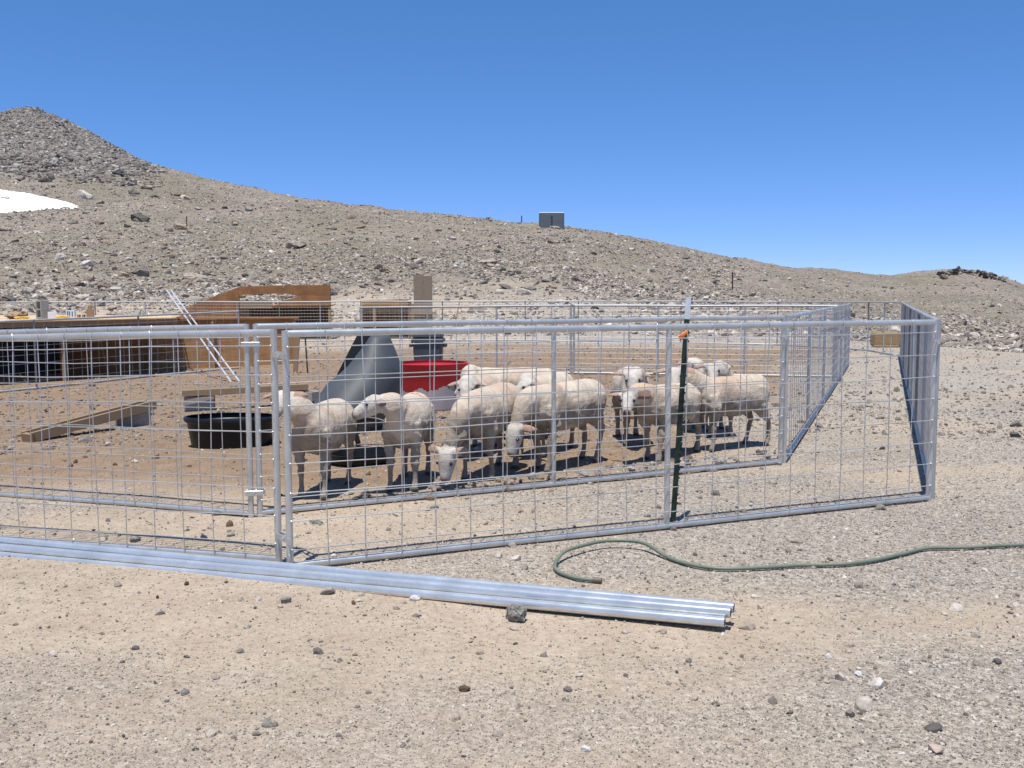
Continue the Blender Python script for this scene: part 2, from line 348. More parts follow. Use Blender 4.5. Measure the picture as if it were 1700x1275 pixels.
# ------------------------------------------------------------------ terrain
def patchy(X, Y): return np.clip(.54 + 1.0 * fbm(X * .5 + .25 * fbm(X * 1.3, Y * 1.3, 44, 2), Y * .9, 61, 4) + .26 * np.clip(X / 2.5, -1, 1), .22, 1)
def build_ground():
    d2 = math.pi / 180
    az = np.concatenate([np.linspace(-180, -40, 50, endpoint=False), np.linspace(-40, 40, 520, endpoint=False), np.linspace(40, 180, 50, endpoint=False)]) * d2
    rr = np.concatenate([[.02], np.geomspace(.4, 30, 150), np.linspace(30.4, 170, 210), np.linspace(171, 300, 60), np.geomspace(305, 2500, 30)])
    na, nr = len(az), len(rr)
    A, Rr = np.meshgrid(az, rr); X = np.sin(A) * Rr; Y = np.cos(A) * Rr; Z = ground(X, Y)
    V = np.stack([X, Y, Z], -1).reshape(-1, 3)
    i, j = np.meshgrid(np.arange(nr - 1), np.arange(na), indexing='ij'); j2 = (j + 1) % na
    Fq = np.stack([i * na + j, (i + 1) * na + j, (i + 1) * na + j2, i * na + j2], -1).reshape(-1, 4)[:, ::-1]
    me = bpy.data.meshes.new('ground'); me.from_pydata(V.tolist(), [], Fq.tolist()); me.shade_smooth()
    x, y = V[:, 0], V[:, 1]; r = np.hypot(x, y); a = np.arctan2(x, y)
    nz = fbm(x * .35, y * .35, 50, 4)
    # trampled pen soil between the fences
    fy = np.where(x > -1.7, 6.5 + .53 * (x + 1.7), 6.5 - .33 * (x + 1.7)); pen = np.clip((y - fy + nz * 1.0) / 1.2, 0, 1) * np.clip((31 - y + nz * 5) / 5, 0, 1) * np.clip((x + 16) / 3, 0, 1) * np.clip((2.42 + .38 * (y - 8.96) - x + nz * 1.2) / 1.2, 0, 1)
    ad = np.degrees(a); bankz = np.clip((np.interp(ad, [-40, -12, -6, 2, 11, 15], [52, 58, 63, 58, 48, 38]) - r + nz * 9) / 6, 0, 1) * np.clip((15.5 - ad) / 3, 0, 1)
    hillw = (1 - .9 * bankz) * np.clip((r - np.interp(a, _b[:, 0], _b[:, 1]) + nz * 8) / 6, 0, 1)
    u = np.degrees(a)
    grass = np.clip((r - 48 + nz * 14) / 18, 0, 1) * .95
    grass = np.maximum(grass, np.clip((u - 15) / 4, 0, 1) * np.clip((r - 34 + nz * 8) / 6, 0, 1))
    tc = np.interp(a, _c[:, 0], _c[:, 1], left=-1, right=-1); tr = np.interp(a, _h[:, 0], _h[:, 1]); R = np.interp(a, _r[:, 0], _r[:, 1])
    tal = np.clip((tc - tr) / .02, 0, 1) * np.clip((r - R * .8 + nz * 30) / 30, 0, 1)
    pa = me.attributes.new('patch', 'FLOAT', 'POINT'); pa.data.foreach_set('value', patchy(x, y).astype(np.float32))
    at = me.attributes.new('zone', 'FLOAT_COLOR', 'POINT')
    at.data.foreach_set('color', np.stack([pen, grass, tal, hillw], -1).astype(np.float32).ravel())
    o = bpy.data.objects.new('ground', me); COL.objects.link(o); me.materials.append(M['ground']); tag(o, kind='structure')
build_ground()

# ------------------------------------------------------------------ scattered stones (geometry nodes, variants made inside the tree)
def rock_tree(name, mt, variants, sub, amp, flat):
    ng = bpy.data.node_groups.new(name, 'GeometryNodeTree')
    ng.interface.new_socket('Geometry', in_out='INPUT', socket_type='NodeSocketGeometry'); ng.interface.new_socket('Geometry', in_out='OUTPUT', socket_type='NodeSocketGeometry')
    N, L = ng.nodes, ng.links; gi = N.new('NodeGroupInput'); go = N.new('NodeGroupOutput'); join = N.new('GeometryNodeJoinGeometry')
    for k in range(variants):
        ic = N.new('GeometryNodeMeshIcoSphere'); ic.inputs['Radius'].default_value = 1; ic.inputs['Subdivisions'].default_value = sub
        rv = N.new('FunctionNodeRandomValue'); rv.data_type = 'FLOAT_VECTOR'; rv.inputs['Min'].default_value = (1 - amp, 1 - amp, flat * (1 - amp)); rv.inputs['Max'].default_value = (1 + amp * .3, 1 + amp * .3, flat * (1 + amp * .3)); rv.inputs['Seed'].default_value = k * 7 + 3
        ps = N.new('GeometryNodeInputPosition'); mu = N.new('ShaderNodeVectorMath'); mu.operation = 'MULTIPLY'; L.new(ps.outputs[0], mu.inputs[0]); L.new(rv.outputs[0], mu.inputs[1])
        sp = N.new('GeometryNodeSetPosition'); L.new(ic.outputs['Mesh'], sp.inputs['Geometry']); L.new(mu.outputs[0], sp.inputs['Position'])
        ch = N.new('GeometryNodeConvexHull'); L.new(sp.outputs[0], ch.inputs[0])
        ss = N.new('GeometryNodeSetShadeSmooth'); ss.inputs['Shade Smooth'].default_value = False; L.new(ch.outputs[0], ss.inputs[0])
        sm = N.new('GeometryNodeSetMaterial'); sm.inputs['Material'].default_value = M[mt]; L.new(ss.outputs[0], sm.inputs[0])
        g2 = N.new('GeometryNodeGeometryToInstance'); L.new(sm.outputs[0], g2.inputs[0]); L.new(g2.outputs[0], join.inputs[0])
    ip = N.new('GeometryNodeInstanceOnPoints'); L.new(gi.outputs[0], ip.inputs['Points']); L.new(join.outputs[0], ip.inputs['Instance']); ip.inputs['Pick Instance'].default_value = True
    def attr(nm, t):
        a = N.new('GeometryNodeInputNamedAttribute'); a.data_type = t; a.inputs[0].default_value = nm; return a.outputs[0]
    L.new(attr('idx', 'INT'), ip.inputs['Instance Index']); L.new(attr('scl', 'FLOAT_VECTOR'), ip.inputs['Scale'])
    er = N.new('FunctionNodeEulerToRotation'); L.new(attr('rot', 'FLOAT_VECTOR'), er.inputs[0]); L.new(er.outputs[0], ip.inputs['Rotation'])
    L.new(ip.outputs[0], go.inputs[0]); return ng
def scatter(name, X, Y, size, mt, label, cat, variants=8, sub=2, amp=.45, flat=.65, sink=.25, tilt=.5, tint=None):
    n = len(X); Z = ground(X, Y) + size * flat * (1 - 2 * sink) * .5
    me = bpy.data.meshes.new(name); me.vertices.add(n); me.vertices.foreach_set('co', np.stack([X, Y, Z], -1).astype(np.float32).ravel())
    an = rng.uniform(.65, 1.35, (n, 3)) * size[:, None]
    rot = np.stack([rng.normal(0, tilt, n), rng.normal(0, tilt, n), rng.uniform(0, 6.28, n)], -1)
    t = rng.beta(1.3, 1.25, n) if tint is None else tint
    for nm, ty, key, dat in (('scl', 'FLOAT_VECTOR', 'vector', an), ('rot', 'FLOAT_VECTOR', 'vector', rot), ('tint', 'FLOAT', 'value', t)):
        a = me.attributes.new(nm, ty, 'POINT'); a.data.foreach_set(key, dat.astype(np.float32).ravel())
    a = me.attributes.new('idx', 'INT', 'POINT'); a.data.foreach_set('value', rng.integers(0, variants, n).astype(np.int32))
    o = bpy.data.objects.new(name, me); COL.objects.link(o); me.materials.append(M[mt])
    md = o.modifiers.new('scatter', 'NODES'); md.node_group = rock_tree(name, mt, variants, sub, amp, flat)
    return tag(o, label, cat, kind='stuff')
def polar(n, r0, r1, a0, a1, p=0.):      # p=0: equal numbers per log distance; p=1: equal area
    u = rng.random(n)
    r = r0 * (r1 / r0) ** u if p == 0 else np.sqrt(r0 * r0 + (r1 * r1 - r0 * r0) * u)
    a = np.radians(rng.uniform(a0, a1, n)); return np.sin(a) * r, np.cos(a) * r, r, a
def keep(mask, *arr): return [q[mask] for q in arr]

# near gravel
X, Y, r, a = polar(620000, 2.0, 14, -34, 34)
mk = rng.random(len(X)) < patchy(X, Y)
X, Y, r = keep(mk, X, Y, r)
scatter('gravel', X, Y, np.minimum(.0014 + rng.exponential(.0014, len(X)) * (r / 4) ** .55, .012), 'gravel_inst', 'fine grey and tan gravel strewn over the sandy foreground', 'gravel', sub=1, amp=.35, flat=.7)
X, Y, r, a = polar(1700, 2.4, 13, -36, 36, 1)
inp = (Y > np.where(X > -1.7, 6.5 + .53 * (X + 1.7), 6.5 - .33 * (X + 1.7))) & (X < 2.42 + .38 * (Y - 8.96)); X, Y, r = keep(~inp | (rng.random(len(X)) < .25), X, Y, r)
scatter('small_stones', X, Y, .009 + rng.exponential(.006, len(X)), 'gravel_inst', 'small loose stones strewn over the gravel around the fence', 'stones', amp=.4, flat=.7)
X, Y, r, a = polar(26000, 11, 36, -38, 38)
scatter('yard_gravel', X, Y, .006 + rng.exponential(.009, len(X)), 'gravel_inst', 'scattered pebbles on the trodden ground inside and behind the pens', 'gravel', sub=1, amp=.4, flat=.7, tint=rng.beta(1.5, 2.5, len(X)) * .8)
X, Y, r, a = polar(2600, 6.5, 20, -30, 20, 1); mk = (X < .33 * Y - 1.0) & (rng.random(len(X)) < np.clip(.5 + 2 * fbm(X * .7, Y * .7, 90, 3), .05, 1)); X, Y = keep(mk, X, Y)
scatter('droppings', X, Y, .006 + rng.exponential(.006, len(X)), 'clod', 'dark sheep droppings strewn on the trodden soil inside the pen', 'droppings', amp=.3, flat=.6)
# hillside
def hill_scatter(name, n, r0, r1, a0, a1, smin, smean, smax, mt, label, patch=.6, **kw):
    X, Y, r, a = polar(n, r0, r1, a0, a1, 0)
    base = np.interp(a, _b[:, 0], _b[:, 1]); R = np.interp(a, _r[:, 0], _r[:, 1])
    dn = fbm(X * .12, Y * .12, 71, 4)
    mk = (r > base + rng.random(len(r)) ** 2 * 6) & (rng.random(len(r)) < np.clip(.75 + dn * patch * 2, .4, 1)) & (r < R * 1.12)
    X, Y, r, R, a = keep(mk, X, Y, r, R, a)
    ad = np.degrees(a); bank = (r < np.interp(ad, [-40, -12, -6, 2, 11, 15, 16], [52, 58, 63, 58, 48, 38, 0]) + 7 * fbm(X * .1, Y * .1, 5, 3)) & (rng.random(len(r)) < np.interp(ad, [-14, -9], [.45, .82]))
    X, Y, r, R = keep(~bank, X, Y, r, R)
    return scatter(name, X, Y, np.minimum(smin + rng.exponential(smean, len(X)) * np.clip(1.1 - (r / R - .3) * .7, .4, 1.1) * np.where(np.degrees(np.arctan2(X, Y)) > 13, .6, 1), smax), mt, label, 'rocks', **kw)
hill_scatter('hill_rubble', 700000, 29, 160, -36, 36, .022, .036, .3, 'rock_inst', 'pale broken rubble covering the whole mountain slope', sub=1, amp=.45, flat=.45)
hill_scatter('hill_stones', 18000, 29, 160, -36, 36, .08, .07, .45, 'rock_inst', 'larger angular stones spread over the mountain slope', amp=.5, flat=.55)
X, Y, r, a = polar(330000, 115, 275, -33, -17, 1)
tc = np.interp(a, _c[:, 0], _c[:, 1], left=-1, right=-1); tr = np.interp(a, _h[:, 0], _h[:, 1]); Rr_ = np.interp(a, _r[:, 0], _r[:, 1]); mk = (rng.random(len(r)) < np.clip((tc - tr) / .03 + .3, 0, 1)) & (rng.random(len(r)) < np.clip((r / Rr_ - .8) * 4, 0, 1))
X, Y, r = keep(mk, X, Y, r)
scatter('talus', X, Y, .07 + np.minimum(rng.exponential(.085, len(X)), .5), 'rock_dark_inst', 'dark grey talus blocks piled up over the pointed peak', 'rocks', amp=.5, flat=.6)

# ------------------------------------------------------------------ single boulders and stones
def rock_mesh(name, seed, flat=.6, n=26, noisey=.05, sub=1):
    rg = random.Random(seed); bm = bmesh.new()
    for _ in range(n):
        p = Vector((rg.gauss(0, 1), rg.gauss(0, 1), rg.gauss(0, 1))).normalized() * rg.uniform(.75, 1.05); bm.verts.new((p.x, p.y * rg.uniform(.8, 1), p.z * flat))
    h = bmesh.ops.convex_hull(bm, input=bm.verts)
    for v in [v for v in bm.verts if not v.link_faces]: bm.verts.remove(v)
    bmesh.ops.bevel(bm, geom=list(bm.edges), offset=.06, segments=1, affect='EDGES', clamp_overlap=True)
    bmesh.ops.triangulate(bm, faces=bm.faces)
    if sub: bmesh.ops.subdivide_edges(bm, edges=[e for e in bm.edges if e.calc_length() > .25], cuts=1)
    for v in bm.verts: v.co += Vector((rg.uniform(-1, 1), rg.uniform(-1, 1), rg.uniform(-1, 1))) * noisey
    me = bpy.data.meshes.new(name); bmesh.ops.recalc_face_normals(bm, faces=bm.faces); bm.to_mesh(me); bm.free(); return me
ROCKS = [rock_mesh('boulder', 100 + k, .55 + .1 * (k % 3)) for k in range(10)]
for me in ROCKS: me.materials.append(M['rock'])
CROCKS = {}
for k_ in CLS:
    CROCKS[k_] = [q_.copy() for q_ in ROCKS]
    for q_ in CROCKS[k_]: q_.materials.clear(); q_.materials.append(M['rock ' + k_])
DROCKS = [rock_mesh('dark_boulder', 200 + k, .75) for k in range(6)]
for me in DROCKS: me.materials.append(M['rock_dark'])
def put_rock(p, sx, sy, sz, label, cat, group=None, me=None, rz=None, name='boulder', tilt=.15, mt=None, sink=.35):
    me = me or random.choice(ROCKS)
    if mt: me = me.copy(); me.materials.clear(); me.materials.append(M[mt])
    o = bpy.data.objects.new(name, me); COL.objects.link(o)
    o.location = (p.x, p.y, p.z + sz * .6 * (1 - 2 * sink)); o.scale = (sx, sy, sz)
    o.rotation_euler = (random.gauss(0, tilt), random.gauss(0, tilt), random.uniform(0, 6.28) if rz is None else rz)
    return tag(o, label, cat, group)
def hill_rock(u, v, wpx, hpx, label, group=None, **kw):
    p = GP(u, v); s = p.y / F; w = wpx * s / 2
    return put_rock(p, w, w * random.uniform(.6, .9), hpx * s / 1.15, label, 'boulder', group, rz=random.uniform(-.4, .4), **kw)
named = [(325, 466, 52, 24, 'big tan boulder overhanging its own shadow just above the plywood shed roof'),
         (230, 366, 40, 17, 'humped grey boulder below the pointed peak beside a thin stake'),
         (139, 328, 32, 17, 'rounded pale grey boulder at the tip of the snow patch'),
         (8, 332, 20, 12, 'rounded brown boulder sticking out of the snow patch'),
         (10, 383, 26, 14, 'dark brown boulder just below the snow patch'),
         (222, 322, 22, 18, 'upright brown boulder on the slope under the pointed peak'),
         (75, 302, 26, 13, 'grey slab on the slope above the snow patch'),
         (45, 486, 34, 16, 'tan slab on the bank behind the cinder block standing on the shed roof'),
         (145, 467, 32, 20, 'broad pinkish boulder on the bank behind the shed roof'),
         (420, 464, 20, 20, 'pale upright boulder just above the plywood lean-to'),
         (810, 438, 38, 12, 'flat grey slab with a dark undercut on the slope above the wide upright plank'),
         (490, 410, 40, 14, 'brown flat boulder in the middle of the slope'),
         (868, 489, 34, 15, 'pale slanted slab lying on the sandy bank behind the back fence'),
         (880, 482, 22, 14, 'dark slanted block leaning on the pale slab on the sandy bank'),
         (830, 488, 18, 14, 'small split boulder on the sandy bank'),
         (955, 467, 14, 14, 'bluish round boulder at the end of the sandy bank'),
         (815, 368, 9, 8, 'small square dark rock standing on the skyline'),
         (920, 378, 24, 7, 'flat pink slab in front of the grey storage box'),
         (1412, 527, 22, 14, 'pale pinkish rock pile behind the outer fence next to the hay bale'),
         (1606, 571, 26, 8, 'dark brown flat boulder where the green slope meets the yard'),
         (930, 505, 46, 14, 'long pale slab right behind the back fence')]
for u, v, w, h, lab in named: hill_rock(u, v, w, h, lab)
def rand_hill(n, u0, u1, vfun, w0, w1, label, group):
    for _ in range(n):
        u = random.uniform(u0, u1); top, bot = vfun(u); v = top + (bot - top) * random.random() ** .8
        w = w0 + (w1 - w0) * random.random() ** 2.2; k = random.choice(['tan', 'tan', 'tan', 'pale grey', 'pale grey', 'brown', 'dark grey']); hill_rock(u, v, w, w * random.uniform(.35, .6), k + ' ' + label, k + ' ' + group, me=random.choice(CROCKS[k]))
_sk = lambda u: np.interp(u, [p[0] for p in HILL], [p[1] for p in HILL])
rand_hill(90, -20, 560, lambda u: (_sk(u) + 30, 470), 10, 26, 'boulder lying on the stony slope under the pointed peak', 'boulders under the peak')
rand_hill(60, -20, 560, lambda u: (470, 505), 12, 30, 'boulder on the earth bank behind the plywood shelters', 'boulders on the bank')
rand_hill(80, 560, 1250, lambda u: (_sk(u) + 12, 480), 9, 20, 'boulder on the slope below the grey storage box', 'boulders below the storage box')
rand_hill(40, 1150, 1720, lambda u: (_sk(u) + 10, 535), 6, 12, 'small boulder on the greenish slope beyond the outer fence', 'boulders on the green slope')
JROCKS = [rock_mesh('jagged_rock', 300 + k, .62, 12, .10, 0) for k in range(8)]
for me in JROCKS: me.materials.append(M['rock_dark'])
for k in range(48):
    u = 1556 + 112 * (k / 47) + random.uniform(-5, 5); top = np.interp(u, [1555, 1585, 1605, 1630, 1660, 1690], [451, 443, 442, 448, 453, 466])
    p = GP(u, top + 12, 160); s = p.y / F; w = random.uniform(3.5, 8) * s; v = random.uniform(-2, 9)
    put_rock(Vector((p.x, p.y + random.uniform(-1, 1), p.z + v * s * .75)), w * 1.3, w, w * .8, 'jagged dark rock heaped on the small knoll beyond the outer fence', 'boulder', 'dark rocks on the knoll', me=random.choice(JROCKS), tilt=.45)
# foreground stones
def stone(u, v, wpx, hpx, label, mt=None, group=None, sink=.3):
    me = None
    if mt is None: k = random.choice(['tan', 'pale grey', 'pale grey', 'brown', 'dark grey']); me = random.choice(CROCKS[k]); label = k + ' ' + label; group = k + ' ' + group
    p = GP(u, v); s = p.y / F; return put_rock(p, wpx * s / 2, wpx * s / 2.6, hpx * s / 1.1, label, 'stone', group, me=me, mt=mt, name='stone', sink=sink)
put_rock(GP(857, 1030), .066, .05, .062, 'fist-sized rough grey rock wedged against the steel pipes', 'stone', me=rock_mesh('stone', 900, .75, 40, .09), mt='grey_stone', name='stone', sink=.12)
stone(772, 1147, 26, 15, 'reddish brown clod of earth alone on the gravel in front of the pipes', 'clod')
stone(445, 1204, 34, 18, 'flat bluish grey stone set level in the gravel', 'grey_stone', sink=.5)
stone(1552, 1248, 38, 16, 'flat pinkish tan stone with a sharp corner', 'pink_stone')
stone(1424, 1121, 20, 10, 'white oblong stone on the gravel beyond the pipe ends', 'white_stone')
stone(971, 1248, 22, 13, 'small whitish lumpy stone in the foreground', 'white_stone')
stone(1375, 1094, 14, 12, 'small chalky white stone next to the oblong one', 'white_stone')
stone(307, 1152, 20, 12, 'dark grey bean-shaped pebble on the sandy patch', 'grey_stone')
stone(475, 1000, 26, 14, 'bluish grey cracked stone just in front of the pipes', 'grey_stone')
stone(587, 1003, 11, 11, 'small dark red pebble near the pipes', 'clod')
stone(310, 971, 15, 10, 'dark brown pebble beside the left stretch of pipes', 'clod')
stone(688, 997, 22, 12, 'white angular stone sticking out from under the pipes', 'white_stone')
stone(1187, 822, 18, 14, 'grey stone lying between the two fences by the green post', 'grey_stone')
stone(526, 869, 26, 10, 'flat dark stone between the fence corners', 'grey_stone')
stone(225, 899, 26, 12, 'half-buried grey stone under the outer left panel', 'grey_stone')
for k in range(110):
    v = 800 + 475 * random.random() ** .7; u = random.uniform(-20, 1720)
    if 250 < v - 0 and abs(v - (905 + .118 * u)) < 35 and u < 1230: continue
    stone(u, v, 5 + 8 * random.random() ** 2, random.uniform(4, 7), 'loose stone resting on the gravel yard', None, 'loose stones on the gravel')
for k in range(140):      # stones heaped along the foot of the inner front panel
    t = random.random() ** .8; u = 520 + 790 * t; v = 852 - .1006 * (u - 432) + random.uniform(-17, 7)
    stone(u, v, 6 + 16 * random.random() ** 2, random.uniform(6, 12), 'rubble stone lying along the foot of the inner fence', None, 'stones along the inner fence')

# snow
def snow(name, up, lo, u0, u1, label, nx=60, ny=14):
    mb = MB(); V = []; Fs = []
    for i in range(nx + 1):
        u = u0 + (u1 - u0) * i / nx; a = np.interp(u, *zip(*up)); b = np.interp(u, *zip(*lo))
        for j in range(ny + 1):
            t = j / ny; w = 1.5 * vnoise(u * .13, j * .5, 5) * (t * (1 - t) * 4)
            p = GP(u, a + (b - a) * t + w * .4 + 1.6 * vnoise(u * .21, 3.7 * j, 8) * abs(2 * t - 1)); V.append((p.x, p.y, p.z + .28 * min(1, 5 * t * (1 - t)) * min(1, (nx - i) / 6) - .05))
    for i in range(nx):
        for j in range(ny): k = i * (ny + 1) + j; Fs.append((k, k + 1, k + ny + 2, k + ny + 1))
    mb.add(V, Fs); o = mb.build(name, 'snow', smooth=80, origin=V[0]); tag(o, label, 'snow')
snow('snow_patch', [(-120, 300), (0, 313), (60, 322), (135, 343)], [(-120, 356), (0, 355), (60, 350), (136, 345)], -120, 136, 'white snow patch lingering on the slope below the peak')
snow('snow_patch', [(135, 248), (150, 250)], [(135, 250), (150, 252)], 135, 150, 'tiny remnant of snow high up on the pointed peak', 8, 4)

# ------------------------------------------------------------------ fence panels
H = 1.287; PR = .0198
UP = Vector((0, 0, 1))
def lerp(a, b, t): return a + (b - a) * t
def panel(P0, P1, label, group, wires='big', posts=(.5,), lift=.008, off=None, h=H, hw=None, ends=True, rail_r=PR):
    P0 = Vector(P0) + UP * lift; P1 = Vector(P1) + UP * lift
    root = empty('wire_fence', lerp(P0, P1, .5) - UP * lift, label, 'fence panel', group)
    d = (P1 - P0); Lp = d.length; n = Vector((d.y, -d.x, 0)).normalized()
    if n.y > 0: n = -n
    if off: n = n * off
    seg = 12 if wires == 'big' else 8
    rz = rail_r
    gm = 'galv' if wires == 'big' else 'galv_dull'
    def rail(nm, z): MB().tube([P0 + UP * z, lerp(P0, P1, .25) + UP * (z + .002), lerp(P0, P1, .5) + UP * (z - .003), lerp(P0, P1, .75) + UP * (z + .002), P1 + UP * z], rail_r, seg).build(nm, gm, root, smooth=50)
    rail('top_rail', h - rz); rail('bottom_rail', rz)
    EP = []
    for P in ((P0, P1) if ends else ()): EP.append(MB().tube([P - UP * .01, P + UP * (h - .004)], rail_r * .98, seg).build('end_post', gm, root, smooth=50))
    for t in posts: MB().tube([lerp(P0, P1, t) + UP * .01, lerp(P0, P1, t) + UP * (h - rz * 1.5)], rail_r * .92, seg).build('middle_post', gm, root, smooth=50)
    rg = random.Random(int(Lp * 1000))
    if wires == 'big':
        wr = .0031; k = max(2, round(Lp / .203)); o1 = n * (rail_r + wr * .5)
        for i in range(1, k):
            t = i / k; b = lerp(P0, P1, t); j = [rg.gauss(0, .006) for _ in range(4)]; e = d.normalized()
            pts = [b + o1 + UP * .012, b + o1 + UP * (h * .3) + e * j[0], b + o1 + UP * (h * .65) + e * j[1], b + o1 + UP * (h - .015) + e * j[2], b + o1 * .55 + UP * (h + .002)]
            MB().tube(pts, wr, 6).build('wire', 'galv_wire', root, smooth=60)
        for fz in (.085, .207, .324, .448, .566, .688, .807, .93):
            a, b = P0 + UP * (h * fz), P1 + UP * (h * fz); e = d.normalized()
            pts = [lerp(a, b, t) + o1 + n * wr * 1.2 + UP * (rg.gauss(0, .0045) if 0 < t < 1 else 0) for t in np.linspace(0, 1, 7)]
            MB().tube(pts, wr, 6).build('wire', 'galv_wire', root, smooth=60)
            m = MB()
        # weld beads at the ends of the near panels
        if P0.y < 8.5 and P1.y < 9.2:
            for ip_, (P, sg) in enumerate(((P0, 1), (P1, -1))):
                for fz in (.085, .207, .324, .448, .566, .688, .807, .93): MB().lathe([(.001, -.006), (.007, -.004), (.0085, 0), (.007, .004), (.001, .006)], P + UP * (h * fz) + n * rail_r * .95 + d.normalized() * sg * .008, 8).build('weld_bead', 'galv', EP[ip_], smooth=60)
    else:
        wr = .0016; m = MB(); k = round(Lp / wires[0]); o1 = n * (rail_r * .6)
        for i in range(1, k): b = lerp(P0, P1, i / k) + o1; m.tube([b + UP * .01, b + UP * (h - .01)], wr, 3, cap=False)
        kh = round(h / wires[1])
        for i in range(1, kh):
            z = h * i / kh
            if hw: MB().tube([P0 + o1 + UP * z, P1 + o1 + UP * z], wr * 1.2, 5).build('wire', 'galv_wire', root, smooth=60)
            else: m.tube([P0 + o1 + UP * z, P1 + o1 + UP * z], wr, 3, cap=False)
        tag(m.build('wire_mesh', 'galv_wire', root), kind='stuff')
    return root
def clamp(root, A, B, z):
    c = (Vector(A) + Vector(B)) / 2 + UP * z; d = (Vector(B) - Vector(A)); d.z = 0; w = d.length + .062
    R = Matrix.Rotation(math.atan2(d.y, d.x), 3, 'Z'); m = MB()
    m.box(c + Vector((0, -.026, 0)), (w, .006, .032), R).box(c + Vector((0, .026, 0)), (w, .006, .032), R)
    cl_ = m.build('clamp', 'galv', root, bevel=.0015); MB().tube([c + Vector((0, -.045, 0)), c + Vector((0, .035, 0))], .009, 6).build('bolt', 'galv', cl_)

# outer fence
oc = GP(470, 939)
O1b = oc + Vector((-.03, .03, 0)); O1a = GP(0, 897); dv = (O1a - O1b).normalized(); O1a = O1b + dv * 4.7; O1a.z = gz(O1a.x, O1a.y); O1b.z = gz(O1b.x, O1b.y)
O2a = GP(482, 948); O2b = GP(1541, 832)
p_o1 = panel(O1a, O1b, 'outer wire panel running behind the pipe stack to the near corner post', 'outer fence panels', posts=(.48,))
p_o2 = panel(O2a, O2b, 'outer front wire panel with the green post tied behind it', 'outer fence panels', posts=(.52,))
clamp(p_o2, O1b, O2a, H * .90); clamp(p_o2, O1b, O2a, H * .13)
# outer right side going back, outer back line
def chain(pts, label, group, wires, **kw):
    out = []
    for i in range(len(pts) - 1): out.append(panel(pts[i], pts[i + 1], label[i] if isinstance(label, list) else label, group, wires, **kw))
    return out
os0 = O2b + Vector((.06, .08, 0)); os1 = G(1495, 23.3); nseg = 4
sp_ = [lerp(os0, os1, i / nseg) for i in range(nseg + 1)]
for p in sp_: p.z = gz(p.x, p.y)
ps = chain(sp_, ['outer side panel hinged to the front corner post, seen nearly edge-on', 'second outer side panel back from the front corner', 'third outer side panel back from the front corner', 'last outer side panel, next to the hay bale'], 'outer fence panels', (.0508, .1016), ends=True)
clamp(ps[0], O2b, os0, H * .88)
ob = [os1 + Vector((.03, .05, 0)), G(1440, 26.0), G(1290, 29), G(1130, 30.4), G(960, 31.6), G(872, 32), G(735, 32), G(600, 32), G(465, 32), G(325, 32), G(160, 31.8), G(-10, 31.5), G(-150, 31.2)]
chain(ob, ['outer back panel in front of the hay bale'] + ['far back fence panel ' + q for q in ('next to the one by the hay bale', 'behind the far end of the cross fence', 'straight behind the flock', 'below the long pale slab', 'before the wide upright plank', 'before the plywood box', 'before the studded side of the plywood lean-to', 'before the slanted side of the plywood lean-to', 'behind the tops of the leaning conduits', 'behind the cartons on the shelter roof', 'behind the brown sack on the shelter roof')], 'outer back fence panels', (.1016, .1016))
# inner fence
I1b = GP(417, 859); q = GP(0, 824); dv = (q - I1b).normalized(); I1a = I1b + dv * 4.7; I1a.z = gz(I1a.x, I1a.y)
I2a = GP(432, 858); I2b = GP(1295, 771)
p_i1 = panel(I1a, I1b, 'inner left wire panel between the outer fence and the black stock tank', 'inner fence panels', posts=(.36,))
p_i2 = panel(I2a, I2b, 'inner front wire panel standing right in front of the flock', 'inner fence panels', posts=(.5,))
clamp(p_i2, I1b, I2a, H * .90); clamp(p_i2, I1b, I2a, H * .13)
is1 = G(1366, 13.3); is2 = G(1395, 17.6); is3 = G(1408, 20.6)
i20 = I2b + Vector((.05, .06, 0))
pi3 = panel(i20, is1, 'inner side panel at the end of the flock, running back from the inner front panel', 'inner fence panels', 'big')
clamp(pi3, I2b, i20, H * .85)
panel(is1 + Vector((.02, .05, 0)), is2, 'second inner side panel, ending at the cross fence behind the flock', 'inner fence panels', 'big')
panel(is2 + Vector((.02, .05, 0)), is3, 'short inner side panel beyond the cross fence', 'inner fence panels', 'big')
A0, A1, A2 = G(600, 19.6), G(950, 18.5), is2 + Vector((-.07, .02, 0))
panel(A1 + Vector((.03, 0, 0)), A2, 'cross fence panel behind the flock, joined to the inner side panels', 'cross fence panels', (.1016, .1016), posts=(.33, .66))
panel(A0, A1 - Vector((.03, 0, 0)), 'cross fence panel behind the red and white tub', 'cross fence panels', (.1016, .1016), posts=(.33, .66))
C = [G(-90, 17.0), G(61, 18.3), G(233, 20.3), G(398, 22.2)]
chain(C, ['low-angle fence panel before the black curtain of the plywood shelter', 'fence panel before the shaded bay of the plywood shelter', 'fence panel holding up the two leaning conduits before the plywood wall'], 'shelter fence panels', (.2, .1524), posts=())

